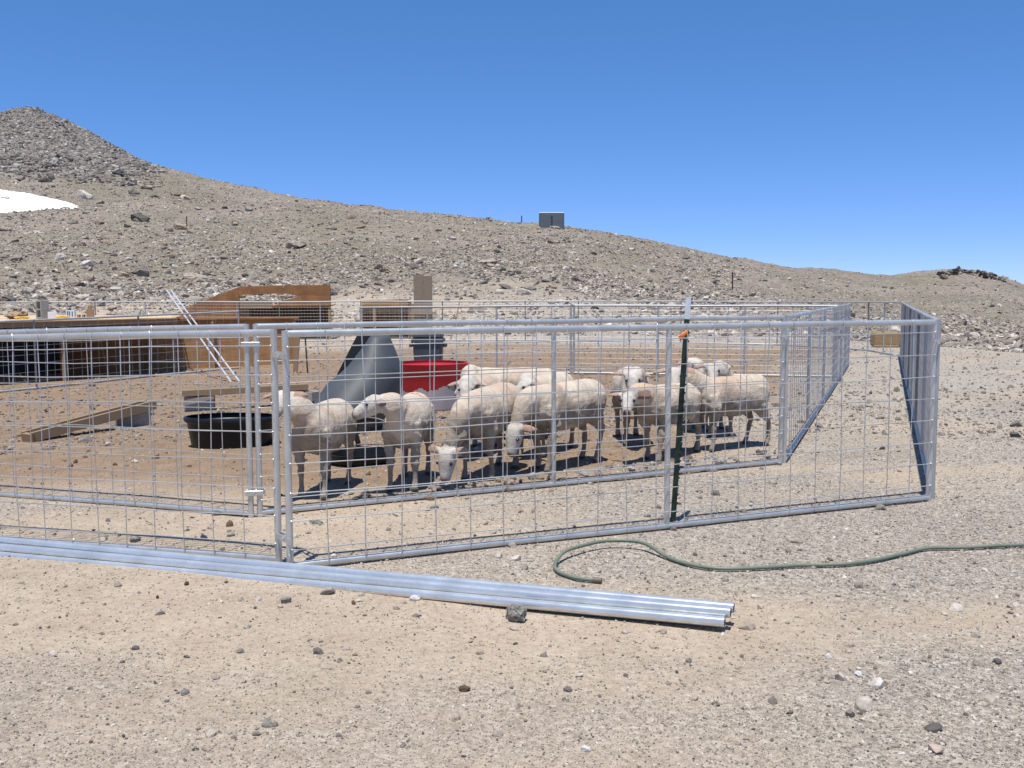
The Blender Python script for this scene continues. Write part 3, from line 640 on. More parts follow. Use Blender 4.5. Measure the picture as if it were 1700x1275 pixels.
# ------------------------------------------------------------------ steel pipes, T-post, hose
pr, pl = GP(1203, 1050), GP(0, 921); dv = (pl - pr).normalized(); nv = Vector((-dv.y, dv.x, 0)); nv = nv if nv.y > 0 else -nv
def pipe(off, z, e0, z1, label):
    a = pr + nv * off - dv * e0; b = pr + nv * off + dv * 6.4
    a.z, b.z = gz(a.x, a.y) + z, gz(b.x, b.y) + z1; r = .0235; n = 20; m = MB(); k = 9; t = (b - a).normalized()
    pts = [lerp(a, b, i / k) - UP * (.004 * math.sin(math.pi * i / k)) for i in range(k + 1)]
    pts = [a + t * .028] + [a] + pts[1:] 
    prof = [(a + t * .25, r * .90), (a, r * .90), (a, r)] + [(p, r) for p in pts[2:]]
    sd = t.cross(UP).normalized(); uu = sd.cross(t)
    V = [p + sd * (math.cos(2 * math.pi * j / n) * q) + uu * (math.sin(2 * math.pi * j / n) * q) for p, q in prof for j in range(n)]
    Fs = [(i * n + j, i * n + (j + 1) % n, (i + 1) * n + (j + 1) % n, (i + 1) * n + j) for i in range(len(prof) - 1) for j in range(n)]
    Fs += [tuple(range(n - 1, -1, -1)), tuple((len(prof) - 1) * n + j for j in range(n))]
    m.add(V, Fs); o = m.build('steel_pipe', 'galv_new', smooth=40, origin=tuple(a)); o.data.materials.append(M['post_dark'])  # dark second material paints the shade inside the bore
    for pg in o.data.polygons:
        if (pg.center + Vector(a) - a).dot(t) > .06 and len(pg.vertices) > 4 and (pg.center).dot(t) < 1: pg.material_index = 1
        if len(pg.vertices) == 4 and pg.center.dot(t) < .26 and all((o.data.vertices[k].co - t * o.data.vertices[k].co.dot(t)).length < r * .95 for k in pg.vertices): pg.material_index = 1; tag(o, label, 'pipe', 'steel pipes on the ground')
pipe(0, .046, .0, .027, 'frontmost shiny steel pipe of the stack, nearest the wedged rock')
pipe(.036, .080, .02, .066, 'middle steel pipe of the stack, resting on the ones beside it')
pipe(.072, .040, -.03, .03, 'lower steel pipe hidden under the stack')
pipe(.096, .084, .025, .098, 'rearmost steel pipe of the stack, reaching furthest past the others')
m = MB()
def tpost(base, top, label, hgt_white=.0, dark='tpost_green', studs=True, wht=None, wid=.034):
    base, top = Vector(base), Vector(top); root = empty('fence_stake', base, label, 'post'); t = (top - base).normalized()
    x = Vector((1, 0, 0)); x = (x - t * x.dot(t)).normalized(); y = t.cross(x); R = Matrix((x, y, t)).transposed()
    L = (top - base).length
    def seg(nm, z0, z1, mt):
        c = base + t * ((z0 + z1) / 2); mm = MB(); mm.box(c, (wid, .005, z1 - z0), R); mm.box(c + y * .0145, (.006, .024, z1 - z0), R); mm.build(nm, mt, root)
    seg('shaft', -.05, L - hgt_white, dark)
    if hgt_white: seg('painted_tip', L - hgt_white, L, 'tpost_white')
    if studs:
        mm = MB()
        for i in range(int((L - hgt_white - .1) / .055)): mm.box(base + t * (.08 + i * .055) - y * .005 + x * wid * .42, (.016, .010, .013), R)
        mm.build('studs', dark, root)
    return root, t, x, y
tb = GP(1117, 869); tt = ray_at(1143, 493, tb.y - .02)
tp, t, x, y = tpost(tb, tt, 'dark green studded post with a white tip and orange tape', .14)
c = ray_at(1135, 556, tb.y - .035); e = c + Vector((0, -.02, 0))
mm = MB(); mm.tube([e + Vector((.02, 0, .03)), e + Vector((0, -.01, .01)), e + Vector((-.025, -.012, -.014)), e + Vector((-.02, -.005, -.03))], [(.004, .008), (.004, .012), (.004, .018), (.003, .008)], 8, up=(0, 1, 0)).build('tape', 'orange', tp, smooth=60)
hp = [(995, 967), (960, 963), (930, 953), (921, 941), (935, 928), (965, 917), (1000, 909), (1035, 908), (1070, 913), (1110, 928), (1150, 941), (1200, 947), (1260, 945), (1330, 941), (1400, 939), (1450, 933), (1500, 921), (1540, 912), (1600, 911), (1660, 908), (1720, 906), (1800, 902)]
cu = []
for i, (u, v) in enumerate(hp):
    p = GP(u, v + 3); cu.append(p + UP * (.017 + (.03 if 4 <= i <= 8 else 0)))
def spline(P, n=6):
    out = []
    for i in range(len(P) - 1):
        a, b, c, d = P[max(i - 1, 0)], P[i], P[i + 1], P[min(i + 2, len(P) - 1)]
        for k in range(n):
            t = k / n; out.append(.5 * ((2 * b) + (c - a) * t + (2 * a - 5 * b + 4 * c - d) * t * t + (3 * b - a - 3 * c + d) * t ** 3))
    return out + [P[-1]]
sp = spline(cu)
hs_ = empty('garden_hose', cu[3] - UP * .013, 'faded green garden hose curling over the gravel beside the pipes', 'hose')
MB().tube(sp, .0105, 10).build('hose', 'hose', hs_, smooth=60)
MB().tube([cu[0] - (cu[1] - cu[0]).normalized() * .012, cu[0] + (cu[1] - cu[0]).normalized() * .035], .0145, 12).build('coupling', 'hose_end', hs_, smooth=50)
# stakes on the slope
for u, v0, v1, lab in ((310, 377, 359, 'thin brown stake in a bare dirt patch under the peak'), (1216, 481, 452, 'thin dark stake on the slope beyond the far fence'), (866, 371, 358, 'thin dark stake on the skyline left of the grey storage box')):
    b = GP(u, v0); tpost(b, ray_at(u, v1, b.y), lab, 0, 'post_dark', False, wid=.10)

# ------------------------------------------------------------------ storage box on the ridge
b = GP(916, 378); s = b.y / F; w = 41 * s; zt = ray_at(916, 354, b.y).z; hgt = zt - b.z + .25
root = empty('storage_box', b, 'blue-grey metal storage box standing alone on the ridge', 'container'); c0 = b + Vector((0, w * .3, 0)); zc = b.z - .25
m = MB(); m.box((c0.x, c0.y, zc + hgt / 2), (w, w * .6, hgt)).build('body', 'container', root, bevel=.03)
for s_ in (-1, 1): MB().box((c0.x + s_ * w * .235, c0.y - w * .3 - .02, zc + hgt * .5), (w * .43, .04, hgt * .88)).build('door', 'container', root, bevel=.01)
for k in range(3): MB().box((c0.x - .01, c0.y - w * .3 - .06, zc + hgt * (.35 + .23 * k)), (.17, .05, .10)).build('latch', 'latch', root, bevel=.01)
MB().box((c0.x, c0.y, zc + hgt + .04), (w * 1.01, w * .62, .07)).build('lid', 'container_trim', root, bevel=.02)

# ------------------------------------------------------------------ plywood shelter (left)
sh = empty('plywood_shelter', G(60, 22.5), 'low open plywood shelter with a pale flat roof and black curtain', 'shelter')
RF = [ray_at(-130, 537.5, 18.9), ray_at(292, 527, 21.3), ray_at(302, 523.5, 24.6), ray_at(-150, 523, 23.4)]
def slab(P, th): return [p - UP * th for p in P] + list(P)
def split(P, t0, t1): return [lerp(P[0], P[1], t0), lerp(P[0], P[1], t1), lerp(P[3], P[2], t1), lerp(P[3], P[2], t0)]
for k in range(3): MB().hexa(slab(split(RF, k / 3 + .001, (k + 1) / 3 - .001), .02)).build('roof_sheet', 'ply_pale', sh)
fb = [RF[0] + Vector((0, .05, -.025)), RF[1] + Vector((0, .05, -.025))]
dd = (fb[1] - fb[0]); MB().hexa(slab([fb[0], fb[1], fb[1] + Vector((0, .04, 0)), fb[0] + Vector((0, .04, 0))], .10)).build('beam', 'lumber', sh)
def sheet(u0, u1, d0, d1, ztop0, ztop1, mt, name='wall', th=.018):
    a, b = G(u0, d0), G(u1, d1); a.z -= .03; b.z -= .03
    n = Vector((0, th, 0)); ta, tb_ = Vector((a.x, a.y, ztop0)), Vector((b.x, b.y, ztop1))
    return MB().hexa([a, b, b + n, a + n, ta, tb_, tb_ + n, ta + n])
sheet(-140, 100, 22.6, 22.8, RF[0].z + .0, RF[0].z + .04, 'x').build('curtain', 'black_tarp', sh)  # black sheet added where the open bay is only in shade
sheet(101, 236, 21.9, 22.2, RF[2].z - .04, RF[2].z - .04, 'x').build('wall', 'ply_red', sh)
sheet(101, 113, 20.6, 23.6, RF[0].z - .03, RF[2].z - .04, 'x').build('wall', 'ply_red', sh)
for (u0, u1, d0, d1, mt) in ((237, 354, 22.6, 22.9, 'ply'), (356, 489, 22.9, 23.2, 'ply')):
    z = ray_at(u0, 530.5, d0).z; sheet(u0, u1, d0, d1, z, z + .01, 'x').build('wall', mt, sh)
for u, dd_ in ((108, 20.3), (236, 22.4), (355, 22.8), (490, 23.1)):
    a = G(u, dd_); z = ray_at(u, 532, dd_).z; MB().box((a.x, a.y + .0, (a.z + z) / 2 - .02), (.07, .07, z - a.z - .03)).build('stud', 'lumber', sh, bevel=.004)
a, b = G(300, 22.75), G(498, 23.2); z0 = ray_at(400, 528, 23.0).z
MB().hexa(slab([Vector((a.x, a.y - .06, z0)), Vector((b.x, b.y - .06, z0 + .01)), Vector((b.x, b.y + .08, z0 + .02)), Vector((a.x, a.y + .08, z0 + .01))], .035)).build('cap_board', 'ply_red', sh)
# things on the roof
def roof_pt(u, t):
    f, b = ray_at(u, np.interp(u, [-130, 292], [537.5, 527]), np.interp(u, [-130, 292], [18.9, 21.3])), ray_at(u, 523.2, np.interp(u, [-150, 302], [23.4, 24.6])); return lerp(f, b, t)
def cinder(p, rz, upright, label, flat_mat='block', size=(.39, .19, .19)):
    root = empty('cinder_block', p, label, 'cinder block'); L, Wd, Hh = size; m = MB(); t = .032
    R = Matrix.Rotation(rz, 3, 'Z') @ (Matrix.Rotation(math.pi / 2, 3, 'Y') if upright else Matrix.Identity(3))
    base = Vector(p) + UP * ((L if upright else Hh) / 2)
    def bx(c, s): m.box(base + R @ Vector(c), s, R)
    bx((0, Wd / 2 - t / 2, 0), (L, t, Hh)); bx((0, -Wd / 2 + t / 2, 0), (L, t, Hh))
    for x in (-L / 2 + t / 2, 0, L / 2 - t / 2): bx((x, 0, 0), (t, Wd - 2 * t - .001, Hh - .002))
    m.build('shell', flat_mat, root, bevel=.004); return root
cinder(roof_pt(71, .35), 1.05, True, 'cinder block standing on end on the pale shelter roof')
p = roof_pt(25, .35); mm = rock_mesh('sack', 77, .5, 30, .08); mm.materials.append(M['sack']); mm.shade_smooth()
o = bpy.data.objects.new('sack', mm); COL.objects.link(o); o.location = p + UP * .08; o.scale = (.26, .2, .17); tag(o, 'slumped brown sack lying on the pale shelter roof', 'sack')
p = roof_pt(87, .3); o = MB().box(p + UP * .075, (.17, .12, .14), Matrix.Rotation(.5, 3, 'Z')).build('carton', 'paper', bevel=.004, origin=tuple(p)); tag(o, 'small plain white carton beside the upright cinder block', 'carton')
p = roof_pt(118, .3); root = empty('carton', p, 'small carton with blue printed front on the shelter roof', 'carton')
R = Matrix.Rotation(.15, 3, 'Z'); cb_ = MB().box(p + UP * .085, (.17, .12, .17), R).build('box', 'paper', root, bevel=.004)
for x in (-.05, -.012, .045): MB().box(p + UP * .10 + R @ Vector((x, -.062, 0)), (.028, .004, .11), R).build('print', 'print_blue', cb_)
p = roof_pt(150, .3); root = empty('wood_block', p, 'short wooden post offcut standing on the shelter roof', 'wood block')
MB().box(p + UP * .10, (.15, .12, .20), Matrix.Rotation(.3, 3, 'Z')).build('block', 'lumber', root, bevel=.005); MB().box(p + UP * .235, (.075, .07, .07), Matrix.Rotation(.3, 3, 'Z')).build('peg', 'lumber', root, bevel=.004)
for u in (131, 139): p = roof_pt(u, .3); o = MB().box(p + UP * .04, (.05, .09, .08)).build('wood_chip', 'lumber', bevel=.004, origin=tuple(p)); tag(o, 'little wooden offcut between the printed carton and the wood block', 'wood offcut', 'offcuts on the roof')
for u, sgn, lab in ((36, 1, 'yellow strap bunched up beside the brown sack'), (103, -1, 'orange strap tangled between the two cartons')):
    p = roof_pt(u, .22); P = [p + Vector((.16 * math.sin(i * 1.9) * (1 - i * .04), .1 * math.cos(i * 1.3) * .8, .025 + .03 * abs(math.sin(i * 1.1)))) for i in range(9)]
    o = MB().tube(spline(P, 5), (.018, .006), 6).build('strap', 'strap', smooth=60, origin=tuple(p)); tag(o, lab, 'strap')
# leaning conduits
for (u0, v0, u1, v1, lab) in ((384, 638, 277, 482, 'thin shiny conduit leaning on the shelter fence, lower of the two'), (398, 637, 284, 482, 'thin shiny conduit leaning on the shelter fence, upper of the two')):
    a = G(u0, 18.2); b = ray_at(u1, v1, 22.9); o = MB().tube([a, b], .017, 10).build('conduit', 'conduit', smooth=50, origin=tuple(a)); tag(o, lab, 'conduit')

# ------------------------------------------------------------------ plywood lean-to behind, box, plank
def prism(name, P, th, mt, parent):      # polygon in a frontal plane, thickness along y
    k = len(P); m = MB(); m.add([p for p in P] + [p + Vector((0, th, 0)) for p in P], [tuple(range(k)), tuple(range(2 * k - 1, k - 1, -1))] + [(i, (i + 1) % k, k + (i + 1) % k, k + i) for i in range(k)])
    return m.build(name, mt, parent)
D = 33.4
lt = empty('plywood_lean_to', G(420, D + 1), 'brown plywood lean-to with slanted sides and an open window', 'shelter')
g0 = lambda u, d: proj(G(u, d))[1]
q = lambda pts, d: [ray_at(u, v, d) for u, v in pts]
prism('side_panel', q([(285, 540), (285, 524), (318, 507), (395, 477), (397, 500), (397, 540)], D), .03, 'ply_red', lt)
prism('top_panel', q([(396, 490), (396, 476), (470, 473.5), (470, 487)], D - .04), .03, 'ply_red', lt)
prism('top_panel', q([(471, 487), (471, 473.5), (548, 473), (548, 500)], D - .02), .03, 'ply_red', lt)
prism('wing_panel', q([(452, 509), (468, 500), (505, 490), (548, 491), (548, 507)], D - .2), .03, 'ply_red', lt)
prism('sill_board', q([(398, 512), (398, 499), (452, 499), (452, 512)], D + .02), .03, 'lumber_old', lt)
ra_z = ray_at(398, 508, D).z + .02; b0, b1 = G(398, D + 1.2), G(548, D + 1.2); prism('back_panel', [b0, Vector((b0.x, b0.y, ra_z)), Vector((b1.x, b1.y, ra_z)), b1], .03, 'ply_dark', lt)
ra, rb = ray_at(398, 508, D), ray_at(548, 508, D); MB().hexa(slab([Vector((ra.x, D + .04, ra.z)), Vector((rb.x, D + .04, ra.z)), Vector((rb.x, D + 1.19, ra.z + .05)), Vector((ra.x, D + 1.19, ra.z + .05))], .02)).build('roof', 'ply_red', lt)  # slab added to cast shade on the back panel
for u in (397, 548): b = G(u, D + .1); z = ray_at(u, 478, D).z; MB().box((b.x, b.y, (b.z + z) / 2), (.09, .09, z - b.z)).build('stud', 'lumber', lt, bevel=.005)
bx_ = empty('plywood_box', G(640, D + .5), 'plywood box with a dark open front behind the far back fence', 'box')
z1 = ray_at(640, 498.5, D).z; z2 = ray_at(640, 508, D).z
a, b = G(602, D), G(678, D)
prism('header', [Vector((a.x, D, z2)), Vector((a.x, D, z1 - .02)), Vector((b.x, D, z1 + .02)), Vector((b.x, D, z2))], .03, 'ply', bx_)
MB().hexa(slab([Vector((a.x, D + .031, z1)), Vector((b.x, D + .031, z1 + .03)), Vector((b.x, D + 1.1, z1 + .03)), Vector((a.x, D + 1.1, z1))], .02)).build('roof', 'ply_red', bx_)
prism('back', [Vector((a.x, D + 1.1, a.z)), Vector((a.x, D + 1.1, z1 - .03)), Vector((b.x, D + 1.1, z1 - .03)), Vector((b.x, D + 1.1, a.z))], .02, 'ply_red', bx_)
for x in (a.x, b.x): MB().box((x, D + .55, (a.z + z1) / 2 - .03), (.02, 1.05, z1 - a.z - .02)).build('side', 'ply_red', bx_)
for u in (622, 686): p = G(u, D - .05); MB().box((p.x, p.y, (p.z + z1) / 2 - .05), (.10, .05, z1 - p.z - .12)).build('stud', 'lumber', bx_, bevel=.004)
pk = empty('upright_plank', G(703, 33), 'wide weathered plank standing upright behind the far back fence', 'plank'); b = G(703, 33)
zt = ray_at(703, 456, 33).z; wv = 15.5 * 33 / F
for k in (-1, 1): MB().box((b.x + k * wv * .5, b.y, (b.z + zt) / 2 - (.02 if k > 0 else 0)), (wv * .985, .05, zt - b.z - (.03 if k > 0 else 0))).build('board', 'lumber_grey', pk, bevel=.006)
zz = ray_at(703, 520, 33).z; MB().box((b.x, b.y - .045, zz), (wv * 2.8, .035, .09)).build('crosspiece', 'lumber_old', pk, bevel=.004)
a, b = G(748, 33), ray_at(765, 491, 33.4); o = MB().tube([a, lerp(a, b, .5) + Vector((.02, 0, 0)), b], [.03, .025, .018], 8).build('leaning_stick', 'lumber_old', smooth=60, origin=tuple(a)); tag(o, 'crooked wooden stick leaning beside the wide upright plank', 'stick')
b = G(490, 20); o = MB().hexa([b + Vector((-.05, -.02, -.05)), b + Vector((.04, -.02, -.05)), b + Vector((.04, .03, -.05)), b + Vector((-.05, .03, -.05)), b + Vector((.02, -.02, .74)), b + Vector((.11, -.02, .74)), b + Vector((.11, .03, .74)), b + Vector((.02, .03, .74))]).build('wooden_stake', 'lumber', origin=tuple(b)); tag(o, 'pale wooden stake leaning slightly at the end of the plywood wall', 'stake')
b = G(511, 20); o = MB().tube([b - UP * .05, b + Vector((-.04, 0, .75))], .016, 8).build('iron_rod', 'post_dark', smooth=50, origin=tuple(b)); tag(o, 'dark iron rod driven into the ground beside the pale wooden stake', 'rod')

# ------------------------------------------------------------------ tubs, bin, grey hutch
def shell_lathe(prof, p, n=40, sx=1, sy=1, th=.012):
    inner = [(max(r - th, .001), z) for r, z in reversed(prof)]; inner[-1] = (inner[-1][0], prof[0][1] + th)
    return MB().lathe(prof + inner, p, n, sx, sy)
p = G(385, 9.95); tk = empty('stock_tank', p, 'black oval rubber stock tank on the pen floor', 'tank')
shell_lathe([(.40, .0), (.415, .02), (.452, .235), (.46, .245), (.475, .25), (.485, .262), (.485, .288), (.475, .30), (.455, .30)], p, 48, .97, .62, .02).build('tub', 'black_rubber', tk, smooth=40)
p = G(716, 12.95); tk = empty('plastic_tub', p, 'white plastic tub with ragged red upper half', 'tub')
shell_lathe([(.36, 0), (.39, .015), (.46, .36), (.49, .56), (.50, .575), (.502, .60), (.49, .605)], p, 48, 1, .9, .02).build('tub', 'tub', tk, smooth=40)
p = G(712, 15.8); bn = empty('refuse_bin', p, 'dark blue-grey lidded bin behind the red and white tub', 'bin')
sq = lambda w, z: [Vector((p.x + sx * w, p.y + sy * w, p.z + z)) for sx, sy in ((-1, -1), (1, -1), (1, 1), (-1, 1))]
MB().hexa(sq(.19, 0) + sq(.23, .74)).build('body', 'bin', bn, bevel=.03)
MB().hexa(sq(.255, .742) + sq(.25, .80)).build('rim', 'bin', bn, bevel=.012); MB().hexa(sq(.24, .802) + sq(.225, .93)).build('lid', 'bin', bn, bevel=.03)
for sx in (-1, 1): MB().box(p + Vector((sx * .27, -.05, .70)), (.06, .14, .07)).build('handle', 'bin', bn, bevel=.012)
for k in range(3): MB().box(p + Vector((-.11 + .11 * k, -.222, .42)), (.025, .02, .5), Matrix.Rotation(-.05, 3, 'X')).build('rib', 'bin', bn, bevel=.006)
# grey curved sheet, rolled into half a cone and standing on its edge
D = 11.3
hu = empty('curved_plastic_shell', G(605, D), 'big grey curved plastic shell standing on edge with a dark hollow', 'plastic shell')
lef = spline([ray_at(u, v, D - .05) for u, v in ((524, 672), (546, 638), (580, 608), (619, 556))], 6)
rig = spline([ray_at(u, v, D + .05) for u, v in ((634, 716), (658, 672), (665, 615), (645, 558))], 6)
V = []; nu = len(lef); nvv = 18
nvv = 26
for i in range(nu):
    for j in range(nvv + 1):
        th = math.pi - 1.28 * math.pi * j / nvv; c = lerp(lef[i], rig[i], .5); w = (rig[i] - lef[i]).length / 2
        p = c + (rig[i] - lef[i]) / 2 * math.cos(th) + Vector((0, -1.05 * w * math.sin(th), 0)); p.y -= .50 * (1 - i / (nu - 1)) * max(0, math.sin(th)); p.z += -.04 if i == 0 else 0
        V.append(p)
# crown row closing the top
Fs = [(i * (nvv + 1) + j, i * (nvv + 1) + j + 1, (i + 1) * (nvv + 1) + j + 1, (i + 1) * (nvv + 1) + j) for i in range(nu - 1) for j in range(nvv)]
m = MB(); m.add(V, Fs); sob = m.build('shell', 'grey_plastic', hu, smooth=70); sd = sob.modifiers.new('thick', 'SOLIDIFY'); sd.thickness = .012; sd.offset = 1
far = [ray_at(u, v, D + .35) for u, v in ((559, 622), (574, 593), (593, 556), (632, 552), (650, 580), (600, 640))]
prism('far_side', far, .012, 'grey_plastic_dark', hu)  # shade of the hollow painted as a darker copy of the plastic
for k in range(6):
    i = 2 + k * 3 if 2 + k * 3 < nu else nu - 2; pt = V[i * (nvv + 1) + 2]; MB().lathe([(.002, -.008), (.011, -.006), (.013, 0), (.011, .006), (.002, .008)], pt + Vector((0, -.012, 0)), 10).build('bolt', 'bolt', hu, smooth=60)
def pan(u, d, r, h, lab, name='feed_pan'):
    p = G(u, d); root = empty(name, p, lab, 'feed pan'); shell_lathe([(r * .86, 0), (r * .9, .01), (r * .97, h * .9), (r, h * .92), (r * 1.02, h), (r * .98, h)], p, 36, 1, 1, .015).build('pan', 'black_rubber', root, smooth=40); return root
pan(531, 12.1, .30, .17, 'shallow black rubber pan at the foot of the grey plastic shell')
pan(598, 8.75, .30, .10, 'low black feed pan on the ground between the two sheep at the shell')
p = G(612, 9.7); P = [p + Vector((-.10, 0, .02)), p + Vector((-.13, .02, .16)), p + Vector((-.06, .02, .26)), p + Vector((.12, 0, .25)), p + Vector((.30, -.05, .16)), p + Vector((.38, -.08, .03))]
o = MB().tube(spline(P, 6), .026, 10).build('rubber_pipe', 'black_rubber', smooth=60, origin=tuple(p)); tag(o, 'black rubber pipe arching up behind the low black feed pan', 'rubber pipe')
# lumber ramp on its cinder block
a, b = GP(52, 733), G(246, 12.1)
rp = empty('lumber_ramp', a, 'ramp of two parallel planks propped up on a cinder block', 'ramp')
up = b + UP * .245; dv = (up - (a + UP * .07)); sd = Vector((dv.y, -dv.x, 0)).normalized()
R = Matrix((dv.normalized(), sd.cross(dv.normalized()) * -1, Vector((0, 0, 1)))).transposed()
xx = dv.normalized(); yy = Vector((-xx.y, xx.x, 0)).normalized(); zz = xx.cross(yy); R = Matrix((xx, yy, zz)).transposed()
mid = (a + UP * .055 + up) / 2
for s_ in (-1, 1): MB().box(mid + yy * s_ * .085, (dv.length + .1, .04, .11), R).build('plank', 'lumber_old', rp, bevel=.004)
MB().box(mid - zz * .035, (dv.length + .06, .125, .03), R).build('bed_board', 'lumber_old', rp, bevel=.003)
MB().box(a + UP * .05 - xx * .03, (.05, .21, .10), R).build('end_cleat', 'lumber', rp, bevel=.004)
cinder(G(221, 12.0), .55, False, 'cinder block under the raised end of the plank ramp')
a, b = G(304, 13.4), G(512, 13.8); bo = empty('long_board', a, 'long weathered board laid across two cinder blocks', 'board')
xx = (b - a).normalized(); yy = Vector((-xx.y, xx.x, 0)).normalized(); R = Matrix((xx, yy, xx.cross(yy))).transposed()
MB().box((a + b) / 2 + UP * .26, ((b - a).length, .22, .04), R).build('board', 'lumber_old', bo, bevel=.004); MB().box((a + b) / 2 + UP * .255 - yy * .155, ((b - a).length * .99, .035, .085), R).build('edge_board', 'lumber_old', bo, bevel=.004)
cinder(G(332, 13.45), .2, False, 'cinder block carrying the near end of the long board'); cinder(G(505, 13.75), -.4, False, 'cinder block carrying the far end of the long board')
# hay bale
p = G(1473, 28.0); hb_ = empty('hay_bale', p, 'yellow hay bale behind the outer fence', 'hay bale')
m = MB().box(p + UP * .225, (.84, .5, .44)); o = m.build('hay', 'hay', hb_, bevel=.06)
for s_ in (-.24, .24): MB().box(p + UP * .235 + Vector((s_ * .9, 0, 0)), (.012, .512, .452)).build('twine', 'lumber_old', hb_)
MB().tube([p + Vector((.2, -.30, .03)), p + Vector((-.5, -.32, .03))], .03, 8).build('loose_hay', 'hay', hb_)

# ------------------------------------------------------------------ sheep
def ring_loft(mb, rings, n=20):
    V = []; Fs = []
    for (c, ax, ay, a, b) in rings:
        for j in range(n):
            t = 2 * math.pi * j / n; V.append(Vector(c) + ax * (a * math.cos(t)) + ay * (b * math.sin(t)))
    for i in range(len(rings) - 1):
        for j in range(n): Fs.append((i * n + j, i * n + (j + 1) % n, (i + 1) * n + (j + 1) % n, (i + 1) * n + j))
    Fs += [tuple(range(n - 1, -1, -1)), tuple((len(rings) - 1) * n + j for j in range(n))]
    mb.add(V, Fs)
def sheep(u, d, head, hpx, hd, fdir, label, seed, sc=1.0, tags=(), mark=False, vox=.011, ear_droop=.15):
    rg = random.Random(seed); P = G(u, d); yaw = math.atan2(head[1], head[0])
    Rz = Matrix.Rotation(yaw, 3, 'Z'); inv = Rz.transposed()
    hc = inv @ (ray_at(hpx[0], hpx[1], hd) - P) / sc; f = (inv @ Vector(fdir)).normalized()
    Y = Vector((0, 1, 0)); Z = Vector((0, 0, 1)); mb = MB()
    tr = [(-.47, .575, .05, .06), (-.455, .570, .105, .125), (-.41, .560, .15, .168), (-.30, .548, .168, .190), (-.12, .534, .172, .202), (.08, .528, .170, .204), (.23, .537, .156, .196), (.34, .555, .134, .178), (.42, .575, .105, .135), (.465, .59, .045, .065)]
    ring_loft(mb, [((x, 0, z), Y, Z, w, h) for x, z, w, h in tr], 24)
    # neck to head
    side = f.cross(Z); side = side.normalized() if side.length > .15 else Y.copy(); upv = side.cross(f).normalized()
    poll = hc - f * .085 + upv * .0
    n0 = Vector((.32, 0, .60)); n1 = Vector((.43, 0, .64)) + (poll - Vector((.43, 0, .64))) * .35 + Z * (.03 if poll.z > .6 else .05); n2 = poll - upv * .02 + f * .015
    pts = spline([n0, n1, lerp(n1, n2, .6) + Z * .01, n2], 4); k = len(pts)
    mb.tube(pts, [(lerp(.135, .070, min(1, i / (k - 1) * 1.15)), lerp(.105, .060, min(1, i / (k - 1) * 1.15))) for i in range(k)], 16)
    hd_r = [(-.115, .00, .025, .025), (-.10, 0, .055, .055), (-.06, .0, .071, .076), (-.01, -.006, .070, .078), (.035, -.012, .060, .069), (.08, -.018, .047, .055), (.115, -.022, .041, .047), (.138, -.026, .035, .038), (.152, -.03, .018, .02)]
    ring_loft(mb, [(hc + f * s + upv * o, side, upv, a, b) for s, o, a, b in hd_r], 18)
    ears = []
    for s in (-1, 1):
        e0 = poll + side * s * .055 + upv * .03 + f * .0; dr = (side * s - upv * (ear_droop + rg.uniform(-.1, .25)) - f * rg.uniform(.0, .25)).normalized()
        e = [e0, e0 + dr * .04, e0 + dr * .095 - upv * .004, e0 + dr * .15 - upv * .018]; ears.append((e0, dr))
        mb.tube(e, [(.020, .022), (.013, .037), (.011, .036), (.005, .009)], 10, up=upv)
    # legs
    for s in (-1, 1):
        j = rg.uniform(-.07, .07); y = s * .098
        fl = [((.32, s * .085, .56), (.10, .07)), ((.305, s * .11, .45), (.075, .05)), ((.295 + j * .2, s * .108, .375), (.050, .038)), ((.305 + j * .5, y, .26), .030), ((.305 + j * .6, y, .225), .032), ((.30 + j * .8, y, .17), .022), ((.298 + j, y, .10), .0205), ((.302 + j, y, .068), .0265), ((.318 + j, y, .04), .026), ((.325 + j, y, .005), .033)]
        mb.tube([p for p, r in fl], [r for p, r in fl], 12, up=(1, 0, 0))
        j = rg.uniform(-.08, .08)
        hl = [((-.29, s * .075, .60), (.13, .10)), ((-.28, s * .105, .50), (.125, .082)), ((-.29, s * .115, .42), (.098, .058)), ((-.35 + j * .2, s * .11, .345), (.060, .040)), ((-.42 + j * .5, s * .1, .275), .034), ((-.425 + j * .6, s * .098, .24), .030), ((-.41 + j * .8, s * .098, .16), .0225), ((-.40 + j, s * .098, .10), .0215), ((-.395 + j, s * .098, .068), .027), ((-.375 + j, s * .098, .04), .027), ((-.368 + j, s * .098, .005), .034)]
        mb.tube([p for p, r in hl], [r for p, r in hl], 12, up=(1, 0, 0))
    mb.tube([(-.44, 0, .66), (-.49, 0, .63), (-.50, 0, .54)], [.035, .03, .018], 10)
    me = mb.mesh('tmp'); o = bpy.data.objects.new('tmp', me); COL.objects.link(o)
    rm = o.modifiers.new('r', 'REMESH'); rm.mode = 'VOXEL'; rm.voxel_size = vox
    sm = o.modifiers.new('s', 'SMOOTH'); sm.iterations = 5; sm.factor = .5
    dg = bpy.context.evaluated_depsgraph_get(); ev = o.evaluated_get(dg); body = bpy.data.meshes.new_from_object(ev)
    bpy.data.objects.remove(o); bpy.data.meshes.remove(me); body.name = 'sheep_body'
    nv = len(body.vertices); co = np.empty(nv * 3, np.float32); body.vertices.foreach_get('co', co); co = co.reshape(-1, 3).astype(float)
    no = np.empty(nv * 3, np.float32); body.vertices.foreach_get('normal', no); no = no.reshape(-1, 3)
    x, y, z = co.T
    hcv, fv, sv, uv = (np.array(q) for q in (hc, f, side, upv)); rel = co - hcv
    hs, ha, hu_ = rel @ fv, rel @ sv, rel @ uv
    headm = np.clip((.15 - np.linalg.norm(rel - np.outer(np.clip(hs, -.08, .14), fv), axis=1)) / .05, 0, 1) * (hs > -.13)
